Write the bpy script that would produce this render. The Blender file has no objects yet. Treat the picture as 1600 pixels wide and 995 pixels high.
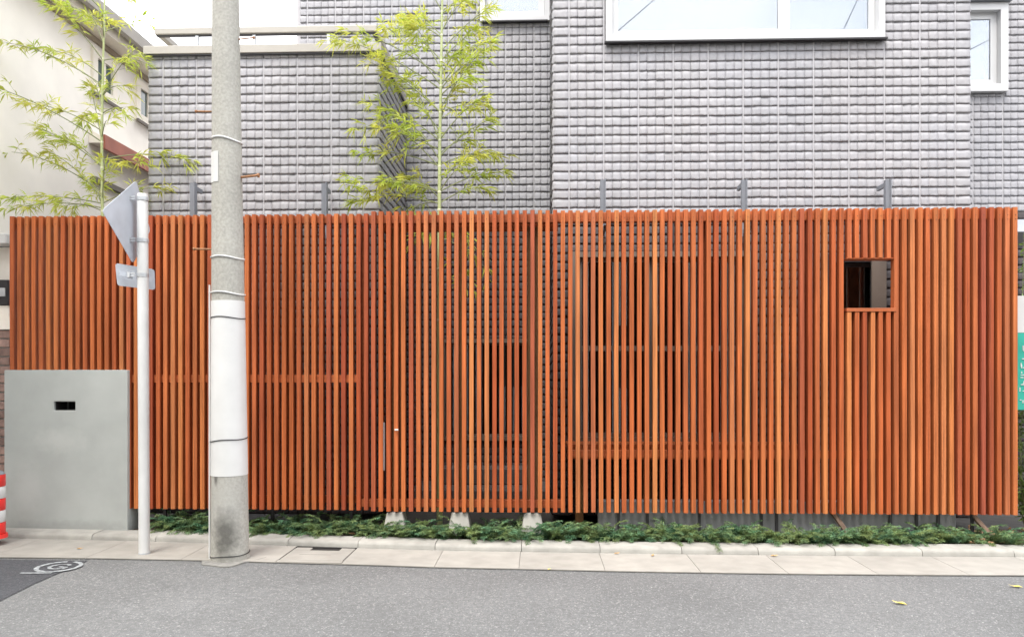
import bpy, bmesh, math, random
from mathutils import Vector, Matrix
import numpy as np
random.seed(7); rng = np.random.default_rng(7)
S = bpy.context.scene; COL = S.collection
# ------------------------------------------------------------------ camera
H = 1.2; F = 1200.0; TH = math.atan(0.033)
cam = bpy.data.cameras.new('camera'); co = bpy.data.objects.new('camera', cam); COL.objects.link(co)
cam.sensor_width = 36; cam.lens = 27; cam.shift_y = 92.5/1600
cam.clip_start = 0.05; cam.clip_end = 2000
co.location = (0, 0, H); co.rotation_euler = (math.pi/2, 0, TH)
S.camera = co
# ------------------------------------------------------------------ world, sun, exposure
SUN_EL, SUN_AZ = 62, 22            # degrees; the sun stands behind the camera's left shoulder
W = bpy.data.worlds.new('World'); S.world = W; W.use_nodes = True
wn = W.node_tree.nodes; wl = W.node_tree.links
bg = wn['Background']; bg.inputs[1].default_value = 0.12
sky = wn.new('ShaderNodeTexSky'); sky.sky_type = 'NISHITA'; sky.sun_disc = False
sky.sun_elevation = math.radians(SUN_EL); sky.sun_rotation = math.radians(180+SUN_AZ)
wt = wn.new('ShaderNodeTexCoord'); wm = wn.new('ShaderNodeMapping'); wm.inputs['Scale'].default_value = (1, 1, 2.2)
wnz = wn.new('ShaderNodeTexNoise'); wnz.inputs['Scale'].default_value = 1.7; wnz.inputs['Detail'].default_value = 7
wr = wn.new('ShaderNodeValToRGB')
wr.color_ramp.elements[0].position = .36; wr.color_ramp.elements[0].color = (.62, .62, .62, 1)
wr.color_ramp.elements[1].position = .6; wr.color_ramp.elements[1].color = (.97, .97, .97, 1)
wx = wn.new('ShaderNodeMixRGB'); wx.inputs[2].default_value = (8.6, 8.6, 8.75, 1)
wl.new(wt.outputs['Generated'], wm.inputs[0]); wl.new(wm.outputs[0], wnz.inputs['Vector'])
wl.new(wnz.outputs['Fac'], wr.inputs[0]); wl.new(wr.outputs[0], wx.inputs[0])
wl.new(sky.outputs[0], wx.inputs[1]); wl.new(wx.outputs[0], bg.inputs[0])
sl = bpy.data.lights.new('sun', 'SUN'); sl.energy = 0.9; sl.angle = math.radians(24); sl.color = (1, .96, .9)
so = bpy.data.objects.new('sun', sl); COL.objects.link(so); so.location = (-6, -8, 14)
e, a = math.radians(SUN_EL), math.radians(SUN_AZ)
so.rotation_euler = Vector((math.sin(a)*math.cos(e), math.cos(a)*math.cos(e), -math.sin(e))).to_track_quat('-Z', 'Y').to_euler()
S.view_settings.view_transform = 'Standard'; S.view_settings.look = 'None'
S.view_settings.gamma = 1; S.view_settings.use_curve_mapping = False
S.view_settings.exposure = 2.12
# ------------------------------------------------------------------ from photograph pixels to places
def ray(px, py):
    c = (px-800)/F
    return (c*math.cos(TH)-math.sin(TH), c*math.sin(TH)+math.cos(TH), (590-py)/F)
def onY(px, py, D):
    r = ray(px, py); t = D/r[1]; return (t*r[0], H+t*r[2])
def onX(px, py, X):
    r = ray(px, py); t = X/r[0]; return (t*r[1], H+t*r[2])
GS = .038/3.0
def rise(x): return GS*max(0.0, min(9.0, -.6-x))        # the street climbs gently to the left
def onG(px, py, z=0.0):
    r = ray(px, py); zz = z
    for _ in range(6):
        t = (zz-H)/r[2]; zz = z+rise(t*r[0])
    return (t*r[0], t*r[1])
YM = 6.08; YB = YM*1.205; YF = 5.55; PHI = -.003
def fen(px, py, v=0.0):            # on the fence plane: (u along the fence, z)
    r = ray(px, py); n = (-math.sin(PHI), math.cos(PHI))
    t = (v + n[1]*YF)/(n[0]*r[0]+n[1]*r[1])
    x, y = t*r[0], t*r[1]-YF
    return (x*math.cos(PHI)+y*math.sin(PHI), H+t*r[2])
# ------------------------------------------------------------------ mesh helpers
class MB:
    def __init__(s): s.v = []; s.f = []
    def add(s, vs, fs):
        o = len(s.v); s.v += [tuple(p) for p in vs]; s.f += [tuple(i+o for i in f) for f in fs]; return s
    def box(s, x0, x1, y0, y1, z0, z1):
        return s.add([(x0,y0,z0),(x1,y0,z0),(x1,y1,z0),(x0,y1,z0),(x0,y0,z1),(x1,y0,z1),(x1,y1,z1),(x0,y1,z1)],
                     [(0,3,2,1),(4,5,6,7),(0,1,5,4),(1,2,6,5),(2,3,7,6),(3,0,4,7)])
    def prism(s, pts, axis, a0, a1):       # polygon in the two other axes, extruded along axis
        n = len(pts)
        def P(p, a): return {'x': (a, p[0], p[1]), 'y': (p[0], a, p[1]), 'z': (p[0], p[1], a)}[axis]
        return s.add([P(p, a0) for p in pts]+[P(p, a1) for p in pts],
                     [tuple(range(n))[::-1], tuple(range(n, 2*n))]+[(i, (i+1) % n, (i+1) % n+n, i+n) for i in range(n)])
    def tube(s, pts, rad, n=8, caps=True):
        pts = [Vector(p) for p in pts]; m = len(pts)
        if not hasattr(rad, '__len__'): rad = [rad]*m
        up = None; vs = []; fs = []
        for i, p in enumerate(pts):
            d = (pts[min(i+1, m-1)]-pts[max(i-1, 0)]).normalized()
            if up is None: up = d.orthogonal().normalized()
            up = (up-d*up.dot(d)).normalized(); b = d.cross(up)
            for k in range(n):
                w = 2*math.pi*k/n; vs.append(p+(up*math.cos(w)+b*math.sin(w))*rad[i])
        for i in range(m-1):
            for k in range(n):
                k2 = (k+1) % n; fs.append((i*n+k, i*n+k2, (i+1)*n+k2, (i+1)*n+k))
        if caps: fs += [tuple(range(n))[::-1], tuple(range((m-1)*n, m*n))]
        return s.add(vs, fs)
    def mesh(s, name, m, smooth=False, bevel=0, seg=1):
        me = bpy.data.meshes.new(name); me.from_pydata(s.v, [], s.f); me.update()
        bm = bmesh.new(); bm.from_mesh(me)
        bmesh.ops.recalc_face_normals(bm, faces=bm.faces)
        if bevel:
            ed = [x for x in bm.edges if len(x.link_faces) == 2 and x.calc_face_angle(0) > .5]
            bmesh.ops.bevel(bm, geom=ed, offset=bevel, segments=seg, affect='EDGES', profile=.6)
        bm.to_mesh(me); bm.free()
        if smooth:
            for p in me.polygons: p.use_smooth = True
            try: me.set_sharp_from_angle(angle=math.radians(40))
            except Exception: pass
        if m: me.materials.append(m)
        return me
    def build(s, name, m, parent=None, loc=(0,0,0), **k):
        return link(name, s.mesh(name, m, **k), parent, loc)
def link(name, me, parent=None, loc=(0,0,0), rot=(0,0,0)):
    o = bpy.data.objects.new(name, me); COL.objects.link(o); o.parent = parent; o.location = loc; o.rotation_euler = rot; return o
def npmesh(name, V, Fc, m, smooth=False):
    """many equal-size faces at once: V (n,3), Fc (m,k)"""
    me = bpy.data.meshes.new(name); me.vertices.add(len(V)); me.vertices.foreach_set('co', np.asarray(V, dtype=np.float32).ravel())
    k = Fc.shape[1]; me.loops.add(Fc.size); me.loops.foreach_set('vertex_index', Fc.astype(np.int32).ravel())
    me.polygons.add(len(Fc)); me.polygons.foreach_set('loop_start', np.arange(0, Fc.size, k, dtype=np.int32))
    me.polygons.foreach_set('loop_total', np.full(len(Fc), k, dtype=np.int32)); me.update(calc_edges=True); me.validate()
    if smooth: me.polygons.foreach_set('use_smooth', np.ones(len(Fc), dtype=bool))
    me.materials.append(m); return me
def tag(o, label=None, cat=None, group=None, kind=None):
    if label: o['label'] = label
    if cat: o['category'] = cat
    if group: o['group'] = group
    if kind: o['kind'] = kind
    return o
def thing(name, label, cat, loc=(0,0,0), rz=0, group=None):
    o = bpy.data.objects.new(name, None); COL.objects.link(o); o.location = loc; o.rotation_euler = (0, 0, rz); o.empty_display_size = .2
    return tag(o, label, cat, group)
def panel(u0, u1, z0, z1, holes, y0, y1):      # wall slab with rectangular holes, no inner faces
    us = sorted({u0, u1, *[x for h in holes for x in h[:2] if u0 < x < u1]}); zs = sorted({z0, z1, *[x for h in holes for x in h[2:] if z0 < x < z1]})
    def solid(i, j):
        if i < 0 or j < 0 or i >= len(us)-1 or j >= len(zs)-1: return False
        uc, zc = (us[i]+us[i+1])/2, (zs[j]+zs[j+1])/2
        return not any(h[0] < uc < h[1] and h[2] < zc < h[3] for h in holes)
    M = MB()
    for i in range(len(us)-1):
        for j in range(len(zs)-1):
            if not solid(i, j): continue
            a, b, c, d = us[i], us[i+1], zs[j], zs[j+1]
            v = [(a,y0,c),(b,y0,c),(b,y0,d),(a,y0,d),(a,y1,c),(b,y1,c),(b,y1,d),(a,y1,d)]
            f = [(0,1,2,3),(5,4,7,6)]
            if not solid(i-1, j): f.append((0,3,7,4))
            if not solid(i+1, j): f.append((1,5,6,2))
            if not solid(i, j-1): f.append((0,4,5,1))
            if not solid(i, j+1): f.append((3,2,6,7))
            M.add(v, f)
    me = bpy.data.meshes.new('wall'); me.from_pydata(M.v, [], M.f)
    bm = bmesh.new(); bm.from_mesh(me); bmesh.ops.remove_doubles(bm, verts=bm.verts, dist=1e-5); bmesh.ops.recalc_face_normals(bm, faces=bm.faces)
    bm.to_mesh(me); bm.free(); return me
# ------------------------------------------------------------------ materials
def mat(name, col, rough=.65, var=.12, scale=6, bump=0, bscale=120, spec=.4, rand=0, metal=0, stretch=(1,1,1), ramp=None, transl=0, detail=6, bdist=.004, var2=0, scale2=.8, col2=None, c2scale=8):
    m = bpy.data.materials.new(name); m.use_nodes = True; N = m.node_tree.nodes; L = m.node_tree.links; P = N['Principled BSDF']
    P.inputs['Roughness'].default_value = rough; P.inputs['Specular IOR Level'].default_value = spec; P.inputs['Metallic'].default_value = metal
    tc = N.new('ShaderNodeTexCoord'); oi = N.new('ShaderNodeObjectInfo')
    ml = N.new('ShaderNodeMath'); ml.operation = 'MULTIPLY'; ml.inputs[1].default_value = 37.0; L.new(oi.outputs['Random'], ml.inputs[0])
    ad = N.new('ShaderNodeVectorMath'); ad.operation = 'ADD'; L.new(tc.outputs['Object'], ad.inputs[0]); L.new(ml.outputs[0], ad.inputs[1])
    mp = N.new('ShaderNodeVectorMath'); mp.operation = 'MULTIPLY'; mp.inputs[1].default_value = stretch; L.new(ad.outputs[0], mp.inputs[0])
    nz = N.new('ShaderNodeTexNoise'); nz.inputs['Scale'].default_value = scale; nz.inputs['Detail'].default_value = detail; L.new(mp.outputs[0], nz.inputs['Vector'])
    rp = N.new('ShaderNodeMapRange'); rp.inputs[1].default_value = .3; rp.inputs[2].default_value = .7; rp.inputs[3].default_value = 1-var; rp.inputs[4].default_value = 1+var
    L.new(nz.outputs['Fac'], rp.inputs[0])
    if ramp:
        cr = N.new('ShaderNodeValToRGB'); el = cr.color_ramp.elements
        while len(el) < len(ramp): el.new(.5)
        for i, c in enumerate(ramp): el[i].position = i/(len(ramp)-1); el[i].color = (*c, 1)
        L.new(oi.outputs['Random'], cr.inputs[0]); src = cr.outputs[0]
    else:
        rgb = N.new('ShaderNodeRGB'); rgb.outputs[0].default_value = (*col, 1); src = rgb.outputs[0]
    if col2:
        n3 = N.new('ShaderNodeTexNoise'); n3.inputs['Scale'].default_value = c2scale; n3.inputs['Detail'].default_value = 4; L.new(ad.outputs[0], n3.inputs['Vector'])
        r3 = N.new('ShaderNodeMapRange'); r3.inputs[1].default_value = .38; r3.inputs[2].default_value = .62; L.new(n3.outputs['Fac'], r3.inputs[0])
        m3 = N.new('ShaderNodeMixRGB'); m3.inputs[2].default_value = (*col2, 1); L.new(r3.outputs[0], m3.inputs[0]); L.new(src, m3.inputs[1]); src = m3.outputs[0]
    fac = rp.outputs[0]
    if rand:
        rr = N.new('ShaderNodeMapRange'); rr.inputs[3].default_value = 1-rand; rr.inputs[4].default_value = 1+rand; L.new(oi.outputs['Random'], rr.inputs[0])
        mm = N.new('ShaderNodeMath'); mm.operation = 'MULTIPLY'; L.new(fac, mm.inputs[0]); L.new(rr.outputs[0], mm.inputs[1]); fac = mm.outputs[0]
    if var2:
        n2 = N.new('ShaderNodeTexNoise'); n2.inputs['Scale'].default_value = scale2; n2.inputs['Detail'].default_value = 4; L.new(ad.outputs[0], n2.inputs['Vector'])
        r2 = N.new('ShaderNodeMapRange'); r2.inputs[1].default_value = .3; r2.inputs[2].default_value = .7; r2.inputs[3].default_value = 1-var2; r2.inputs[4].default_value = 1+var2; L.new(n2.outputs['Fac'], r2.inputs[0])
        mm = N.new('ShaderNodeMath'); mm.operation = 'MULTIPLY'; L.new(fac, mm.inputs[0]); L.new(r2.outputs[0], mm.inputs[1]); fac = mm.outputs[0]
    vm = N.new('ShaderNodeVectorMath'); vm.operation = 'SCALE'; L.new(src, vm.inputs[0]); L.new(fac, vm.inputs['Scale'])
    L.new(vm.outputs[0], P.inputs['Base Color'])
    if bump:
        bn = N.new('ShaderNodeTexNoise'); bn.inputs['Scale'].default_value = bscale; bn.inputs['Detail'].default_value = 5; L.new(mp.outputs[0], bn.inputs['Vector'])
        bp = N.new('ShaderNodeBump'); bp.inputs['Strength'].default_value = bump; bp.inputs['Distance'].default_value = bdist
        L.new(bn.outputs['Fac'], bp.inputs['Height']); L.new(bp.outputs[0], P.inputs['Normal'])
    if transl:
        tr = N.new('ShaderNodeBsdfTranslucent'); L.new(vm.outputs[0], tr.inputs[0]); mx = N.new('ShaderNodeMixShader'); mx.inputs[0].default_value = transl
        L.new(P.outputs[0], mx.inputs[1]); L.new(tr.outputs[0], mx.inputs[2]); L.new(mx.outputs[0], N['Material Output'].inputs[0])
    m['fac'] = 0
    return m
def nodes(m): return m.node_tree.nodes, m.node_tree.links
M = {}
M['slat'] = mat('cedar slat', (.5,.2,.08), rough=.6, var=.3, scale=1, stretch=(85,85,2.2), bump=.3, bscale=1.0, spec=.28, var2=.16, scale2=1.3,
    ramp=[(0.288,0.058,0.017),(0.360,0.089,0.024),(0.410,0.117,0.033),(0.241,0.044,0.017),(0.447,0.145,0.041),(0.317,0.069,0.020),(0.393,0.103,0.028),(0.267,0.059,0.029),(0.470,0.172,0.054),(0.338,0.077,0.022)])
M['rail'] = mat('cedar rail', (.37,.095,.028), rough=.55, var=.2, scale=1, stretch=(3,60,60), rand=.15)
M['tile'] = mat('siding tile', (.297,.293,.308), rough=.8, var=.07, scale=35, bump=.12, bscale=200, rand=.03, var2=.07, scale2=.9, col2=(.31,.30,.308), c2scale=1.1)
M['tilebase'] = mat('siding joint', (.38,.37,.38), rough=.8, var=.06, scale=20)
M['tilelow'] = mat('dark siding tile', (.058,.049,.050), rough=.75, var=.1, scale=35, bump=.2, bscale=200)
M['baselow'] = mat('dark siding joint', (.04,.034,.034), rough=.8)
M['stepgrey'] = mat('dark step stone', (.09,.08,.078), rough=.8, var=.1)
M['white'] = mat('white window frame', (.52,.52,.52), rough=.35, var=.02)
M['beige'] = mat('beige metal trim', (.37,.345,.305), rough=.4, var=.04)
M['beigeframe'] = mat('beige window frame', (.15,.12,.098), rough=.45, var=.06)
M['darkmetal'] = mat('dark metal', (.03,.028,.03), rough=.5, var=.1)
M['grey'] = mat('grey bracket', (.17,.18,.2), rough=.45, var=.08)
M['galv'] = mat('galvanised steel', (.5,.52,.54), rough=.42, var=.12, scale=9, metal=.35)
M['signback'] = mat('sign back', (.46,.49,.54), rough=.5, var=.08, scale=9)
M['whitepaint'] = mat('white paint', (.56,.56,.55), rough=.45, var=.05, scale=5, var2=.05, scale2=2)
M['render'] = mat('grey render', (.36,.375,.358), rough=.85, var=.07, scale=2.2, bump=.25, bscale=220, bdist=.002, var2=.05, scale2=6)
M['concrete'] = mat('pale concrete', (.36,.345,.31), rough=.85, var=.12, scale=7, bump=.4, bscale=160, rand=.05, var2=.08, scale2=1.5)
M['slab'] = mat('paving slab', (.275,.262,.234), rough=.85, var=.10, scale=9, bump=.3, bscale=260, rand=.05, var2=.09, scale2=1.2)
M['joint'] = mat('paving joint', (.17,.16,.143), rough=.95)
M['kerb'] = mat('kerb stone', (.29,.28,.252), rough=.85, var=.14, scale=11, bump=.4, bscale=200, rand=.05, var2=.08, scale2=2)
M['pole'] = mat('pole concrete', (.325,.317,.285), rough=.85, var=.15, scale=60, bump=.4, bscale=120, var2=.13, scale2=1.6)
M['soil'] = mat('soil', (.05,.034,.024), rough=.95, var=.5, scale=40, bump=.9, bscale=60, bdist=.02)
M['inner'] = mat('inner court floor', (.06,.055,.05), rough=.9, var=.2, scale=10)
M['cream'] = mat('cream wall', (.86,.815,.735), rough=.85, var=.05, scale=3, bump=.3, bscale=140, var2=.05)
M['eave'] = mat('eave board', (.82,.76,.65), rough=.7, var=.05)
M['eavedark'] = mat('dark eave board', (.14,.12,.10), rough=.7)  # dark brown of the roofs, sills and canopy beam
M['eavebeam'] = mat('brown eave beam', (.34,.28,.21), rough=.7)
M['rust'] = mat('red canopy edge', (.32,.10,.06), rough=.6, var=.15)
M['greenglass'] = mat('dark green window', (.05,.08,.07), rough=.12, var=.1, spec=.6)
M['dark'] = mat('dark recess', (.02,.018,.017), rough=.8)
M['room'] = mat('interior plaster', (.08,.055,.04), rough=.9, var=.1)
M['culm'] = mat('bamboo culm', (.36,.40,.19), rough=.45, var=.12, scale=5)
M['node'] = mat('bamboo node', (.55,.55,.40), rough=.6)
M['branch'] = mat('bamboo branch', (.19,.21,.09), rough=.6)
M['leaf'] = mat('bamboo leaf', (.38,.47,.06), rough=.5, var=.28, scale=9, transl=.5, detail=3, col2=(.56,.55,.10), c2scale=4)
M['juniper'] = mat('juniper', (.095,.205,.11), rough=.6, var=.5, scale=17, transl=.3, detail=3, col2=(.19,.25,.09), c2scale=9)
M['shrub'] = mat('shrub leaf', (.16,.24,.06), rough=.5, var=.5, scale=14, transl=.3)
M['deadleaf'] = mat('dead leaf', (.36,.22,.12), rough=.8, var=.5, scale=30, ramp=None)
M['yellow'] = mat('yellow leaf', (.70,.56,.12), rough=.6, var=.15, scale=30)
M['brownleaf'] = mat('brown leaf', (.45,.28,.12), rough=.7, var=.2, scale=30)
M['brick'] = mat('old brick', (.3,.2,.17), rough=.9, var=.25, scale=25, rand=.3)
M['mortar'] = mat('mortar', (.42,.4,.38), rough=.95)
M['red'] = mat('red plastic', (.62,.03,.025), rough=.4)
M['rust2'] = mat('rusty steel', (.28,.14,.07), rough=.8, var=.3, scale=40)
M['wire'] = mat('black wire', (.02,.02,.02), rough=.5)
M['teal'] = mat('teal sign', (.03,.34,.26), rough=.45)
M['screw'] = mat('screw head', (.12,.09,.07), rough=.4, metal=.7)
M['grout'] = M['joint']
M['spray'] = mat('sprayed marking', (.24,.255,.26), rough=.85, var=.6, scale=45)
M['woodpost'] = mat('post wood', (.33,.17,.07), rough=.7, var=.2, scale=1, stretch=(50,50,4))
M['limewash'] = mat('pale limewash', (.24,.24,.245), rough=.9, var=.08)
M['collar'] = mat('mortar collar', (.19,.185,.17), rough=.9, var=.2, scale=30, bump=.5)
M['stake'] = mat('weathered stake', (.13,.085,.06), rough=.9, var=.3, scale=1, stretch=(40,40,5))
M['curtain'] = mat('white blind', (.17,.20,.235), rough=.9, var=.03)
# asphalt: speckled aggregate
def asphalt(name, base, light, dens):
    m = mat(name, base, rough=.9, var=.34, scale=210, bump=.8, bscale=260, bdist=.006, var2=.15, scale2=.9)
    N, L = nodes(m); P = N['Principled BSDF']; src = P.inputs['Base Color'].links[0].from_socket
    tc = N.new('ShaderNodeTexCoord'); vo = N.new('ShaderNodeTexVoronoi'); vo.inputs['Scale'].default_value = 150; L.new(tc.outputs['Object'], vo.inputs['Vector'])
    cr = N.new('ShaderNodeMapRange'); cr.inputs[1].default_value = dens; cr.inputs[2].default_value = 1; L.new(vo.outputs['Color'], cr.inputs[0])
    mx = N.new('ShaderNodeMixRGB'); mx.inputs[2].default_value = (*light, 1); L.new(cr.outputs[0], mx.inputs[0]); L.new(src, mx.inputs[1])
    n3 = N.new('ShaderNodeTexNoise'); n3.inputs['Scale'].default_value = 34; n3.inputs['Detail'].default_value = 3; L.new(tc.outputs['Object'], n3.inputs['Vector'])
    r3 = N.new('ShaderNodeMapRange'); r3.inputs[1].default_value = .3; r3.inputs[2].default_value = .7; r3.inputs[3].default_value = .86; r3.inputs[4].default_value = 1.14; L.new(n3.outputs['Fac'], r3.inputs[0])
    sc = N.new('ShaderNodeVectorMath'); sc.operation = 'SCALE'; L.new(mx.outputs[0], sc.inputs[0]); L.new(r3.outputs[0], sc.inputs['Scale'])
    L.new(sc.outputs[0], P.inputs['Base Color']); return m
M['asphalt'] = asphalt('worn asphalt', (.128,.130,.129), (.32,.32,.31), .74)
M['patch'] = asphalt('new asphalt', (.045,.047,.052), (.10,.10,.11), .6)
def glass(name, refl, tint=(1,1,1)):
    m = bpy.data.materials.new(name); m.use_nodes = True; N, L = nodes(m); N.remove(N['Principled BSDF'])
    t = N.new('ShaderNodeBsdfTransparent'); t.inputs[0].default_value = (*tint, 1); g = N.new('ShaderNodeBsdfGlossy'); g.inputs['Roughness'].default_value = .015
    g.inputs['Color'].default_value = (.9,.95,1,1)
    fr = N.new('ShaderNodeFresnel'); fr.inputs[0].default_value = 1.5; ad = N.new('ShaderNodeMath'); ad.operation = 'ADD'; ad.inputs[1].default_value = refl; ad.use_clamp = True
    L.new(fr.outputs[0], ad.inputs[0]); mx = N.new('ShaderNodeMixShader'); L.new(ad.outputs[0], mx.inputs[0]); L.new(t.outputs[0], mx.inputs[1]); L.new(g.outputs[0], mx.inputs[2])
    L.new(mx.outputs[0], N['Material Output'].inputs[0]); return m
M['pane'] = glass('reflecting pane', .085); M['paneclear'] = glass('clear pane', .04, (.7,.7,.7))
# stain on the pole foot (dirt that has its own shape)
def stain(m, centre, size, col, strength):
    N, L = nodes(m); P = N['Principled BSDF']; src = P.inputs['Base Color'].links[0].from_socket
    tc = N.new('ShaderNodeTexCoord'); mp = N.new('ShaderNodeMapping'); mp.vector_type = 'POINT'
    mp.inputs['Location'].default_value = tuple(-c/s for c, s in zip(centre, size)); mp.inputs['Scale'].default_value = tuple(1/s for s in size)
    L.new(tc.outputs['Object'], mp.inputs[0]); ln = N.new('ShaderNodeVectorMath'); ln.operation = 'LENGTH'; L.new(mp.outputs[0], ln.inputs[0])
    nz = N.new('ShaderNodeTexNoise'); nz.inputs['Scale'].default_value = 22; nz.inputs['Detail'].default_value = 6; L.new(tc.outputs['Object'], nz.inputs['Vector'])
    ad = N.new('ShaderNodeMath'); ad.operation = 'ADD'; L.new(ln.outputs['Value'], ad.inputs[0]); L.new(nz.outputs['Fac'], ad.inputs[1])
    mr = N.new('ShaderNodeMapRange'); mr.inputs[1].default_value = .8; mr.inputs[2].default_value = 1.6; mr.inputs[3].default_value = strength; mr.inputs[4].default_value = 0; L.new(ad.outputs[0], mr.inputs[0])
    mx = N.new('ShaderNodeMixRGB'); mx.inputs[2].default_value = (*col, 1); L.new(mr.outputs[0], mx.inputs[0]); L.new(src, mx.inputs[1]); L.new(mx.outputs[0], P.inputs['Base Color'])

# ================================================================== SETTING
tag(MB().add([(-300,-300,-.03),(300,-300,-.03),(300,300,-.03),(-300,300,-.03)], [(0,1,2,3)]).build('ground', M['soil']), kind='structure')
EDGE = [(-60,871.5),(0,872),(150,873.5),(330,877),(560,883.5),(800,890),(1000,894.5),(1200,897.6),(1400,899.5),(1600,900.5),(1700,901)]
KERB = [(-60,839.5),(50,841),(240,845.5),(500,854),(800,861.5),(1000,864.5),(1200,867),(1450,868.8),(1600,869.8),(1700,870.3)]
EP = [onG(x, y, .0) for x, y in EDGE]; KP = [onG(x, y, .012) for x, y in KERB]
def interp(P, x):
    if x <= P[0][0]: return P[0][1]
    if x >= P[-1][0]: return P[-1][1]
    for (a, b), (c, d) in zip(P, P[1:]):
        if a <= x <= c: return b+(d-b)*(x-a)/(c-a)
edge = lambda x: interp(EP, x)
kerb = lambda x: interp(KP, x)
X0, X1 = -9.0, 9.0
xs = sorted([X0, X1, -.6]+[p[0] for p in EP]); nn = len(xs)
R = MB(); R.add([(x, edge(x)+.02, rise(x)) for x in xs]+[(x, -40, rise(x)) for x in xs], [(i+1, i, nn+i, nn+i+1) for i in range(nn-1)])
tag(R.build('road', M['asphalt']), kind='structure')
# asphalt patch at the left, with a sprayed utility mark
pp = [onG(x, y, .004) for x, y in [(-90,872.6),(137,875.2),(118,884),(86,897),(48,914),(0,938),(-120,985)]]
patch = MB().add([(x, y, .004+rise(x)) for x, y in pp], [tuple(range(len(pp)))]).build('road_patch', M['patch']); tag(patch, kind='structure')
cx, cy = onG(92, 884.5, .008)
mk = MB()
def ribbon(pts, w, z=.008):
    vs = []
    for i, (x, y) in enumerate(pts):
        a, b = pts[max(i-1, 0)], pts[min(i+1, len(pts)-1)]; d = Vector((b[0]-a[0], b[1]-a[1])).normalized()
        ww = w*(.8+.4*random.random()); vs += [(x-d.y*ww/2, y+d.x*ww/2, z+rise(x-d.y*ww/2)), (x+d.y*ww/2, y-d.x*ww/2, z+rise(x+d.y*ww/2))]
    mk.add(vs, [(2*i, 2*i+1, 2*i+3, 2*i+2) for i in range(len(pts)-1)])
def arc(r, a0, a1, ox=0, oy=0, n=14): return [(cx+ox+r*math.cos(math.radians(a0+(a1-a0)*i/n)), cy+oy+1.05*r*math.sin(math.radians(a0+(a1-a0)*i/n))) for i in range(n+1)]
ribbon(arc(.118, 100, 265), .030); ribbon(arc(.118, -70, 80), .028)
ribbon(arc(.055, 40, 320, .005), .022); ribbon([(cx+.0, cy-.005), (cx+.06, cy-.012)], .02); ribbon([(cx+.055, cy-.01), (cx+.05, cy-.055)], .02)
ribbon([(cx-.13, cy-.165), (cx-.04, cy-.158), (cx+.05, cy-.150)], .022); ribbon([(cx-.03, cy-.13), (cx+.06, cy-.122)], .016)
tag(mk.build('sprayed_mark', M['spray']), 'white sprayed circle mark on the dark asphalt patch', 'road marking')
# pavement
swp = sorted([X0, X1, -.6]+[p[0] for p in EP]+[p[0] for p in KP])
sb = MB().add([(x, edge(x), .005+rise(x)) for x in swp]+[(x, kerb(x)+.03, .005+rise(x)) for x in swp], [(i, i+1, len(swp)+i+1, len(swp)+i) for i in range(len(swp)-1)])
sidewalk = tag(sb.build('sidewalk', M['joint']), kind='structure')
DR = [onG(436, 874, .012), onG(540, 876, .012), onG(556, 853.5, .012), onG(466, 851.5, .012)]
dx0, dx1 = (DR[0][0]+DR[3][0])/2, (DR[1][0]+DR[2][0])/2
joints = [onG(x, 875, .01)[0] for x in (684, 812, 940, 1080, 1206, 1335, 1466, 1597)]
jl = [dx0-.004, dx1+.004]
x = dx0-.004
while x > X0+.6: x -= .62; jl.append(x)
jl += joints; x = joints[-1]
while x < X1-.6: x += .54; jl.append(x)
jl = sorted(jl)
for a_, b_ in zip(jl, jl[1:]):
    if abs(a_-(dx0-.004)) < 1e-6: continue
    n = 5; g = .0017; vs = []; xx = [a_+g+(b_-a_-2*g)*i/n for i in range(n+1)]
    for q in xx: vs += [(q, edge(q)+.002, .003+rise(q)), (q, edge(q)+.002, .010+rise(q)), (q, kerb(q)-.004, .013+rise(q)), (q, kerb(q)-.004, .003+rise(q))]
    fs = [(0,3,2,1), (4*n,4*n+1,4*n+2,4*n+3)]+[(4*i+k, 4*i+(k+1) % 4, 4*i+4+(k+1) % 4, 4*i+4+k) for i in range(n) for k in range(4)]
    MB().add(vs, fs).build('paving_slab', M['slab'], sidewalk)
# kerb stones
kb = bpy.data.objects.new('kerb', None); COL.objects.link(kb); tag(kb, kind='structure')
ks = [onG(x, 850, .05)[0] for x in (-260,-110,100,212,325,440,556,680,815,936,1060,1175,1290,1420,1556,1690,1830)]
for a_, b_ in zip(ks, ks[1:]):
    n = 4; g = .002; vs = []; dz = random.uniform(-.003, .003)
    for i in range(n+1):
        q = a_+g+(b_-a_-2*g)*i/n; y = kerb(q); dg = dz+rise(q)
        vs += [(q, y, -.02), (q, y+.004, .032+dg), (q, y+.012, .046+dg), (q, y+.028, .053+dg), (q, y+.175, .056+dg), (q, y+.18, -.02)]
    fs = [tuple(range(6))[::-1], tuple(range(6*n, 6*n+6))]+[(6*i+k, 6*i+(k+1) % 6, 6*i+6+(k+1) % 6, 6*i+6+k) for i in range(n) for k in range(6)]
    MB().add(vs, fs).build('kerb_stone', M['kerb'], kb, smooth=True)
# planting bed and the court behind the fence
bed = MB(); nx = 150; ny = 10; vs = []
for j in range(ny+1):
    for i in range(nx+1):
        q = X0+(X1-X0)*i/nx; y = kerb(q)+.17+(6.0-kerb(q)-.17)*j/ny
        vs.append((q, y, .035+(.02*random.random() if 0 < j < ny else 0)+.01*j/ny+rise(q)))
bed.add(vs, [(j*(nx+1)+i, j*(nx+1)+i+1, (j+1)*(nx+1)+i+1, (j+1)*(nx+1)+i) for j in range(ny) for i in range(nx)])
tag(bed.build('planting_bed', M['soil'], smooth=True), kind='structure')
tag(MB().add([(X0,5.98,.03),(X1,5.98,.03),(X1,14,.03),(X0,14,.03)], [(0,1,2,3)]).build('court', M['inner']), kind='structure')

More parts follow.
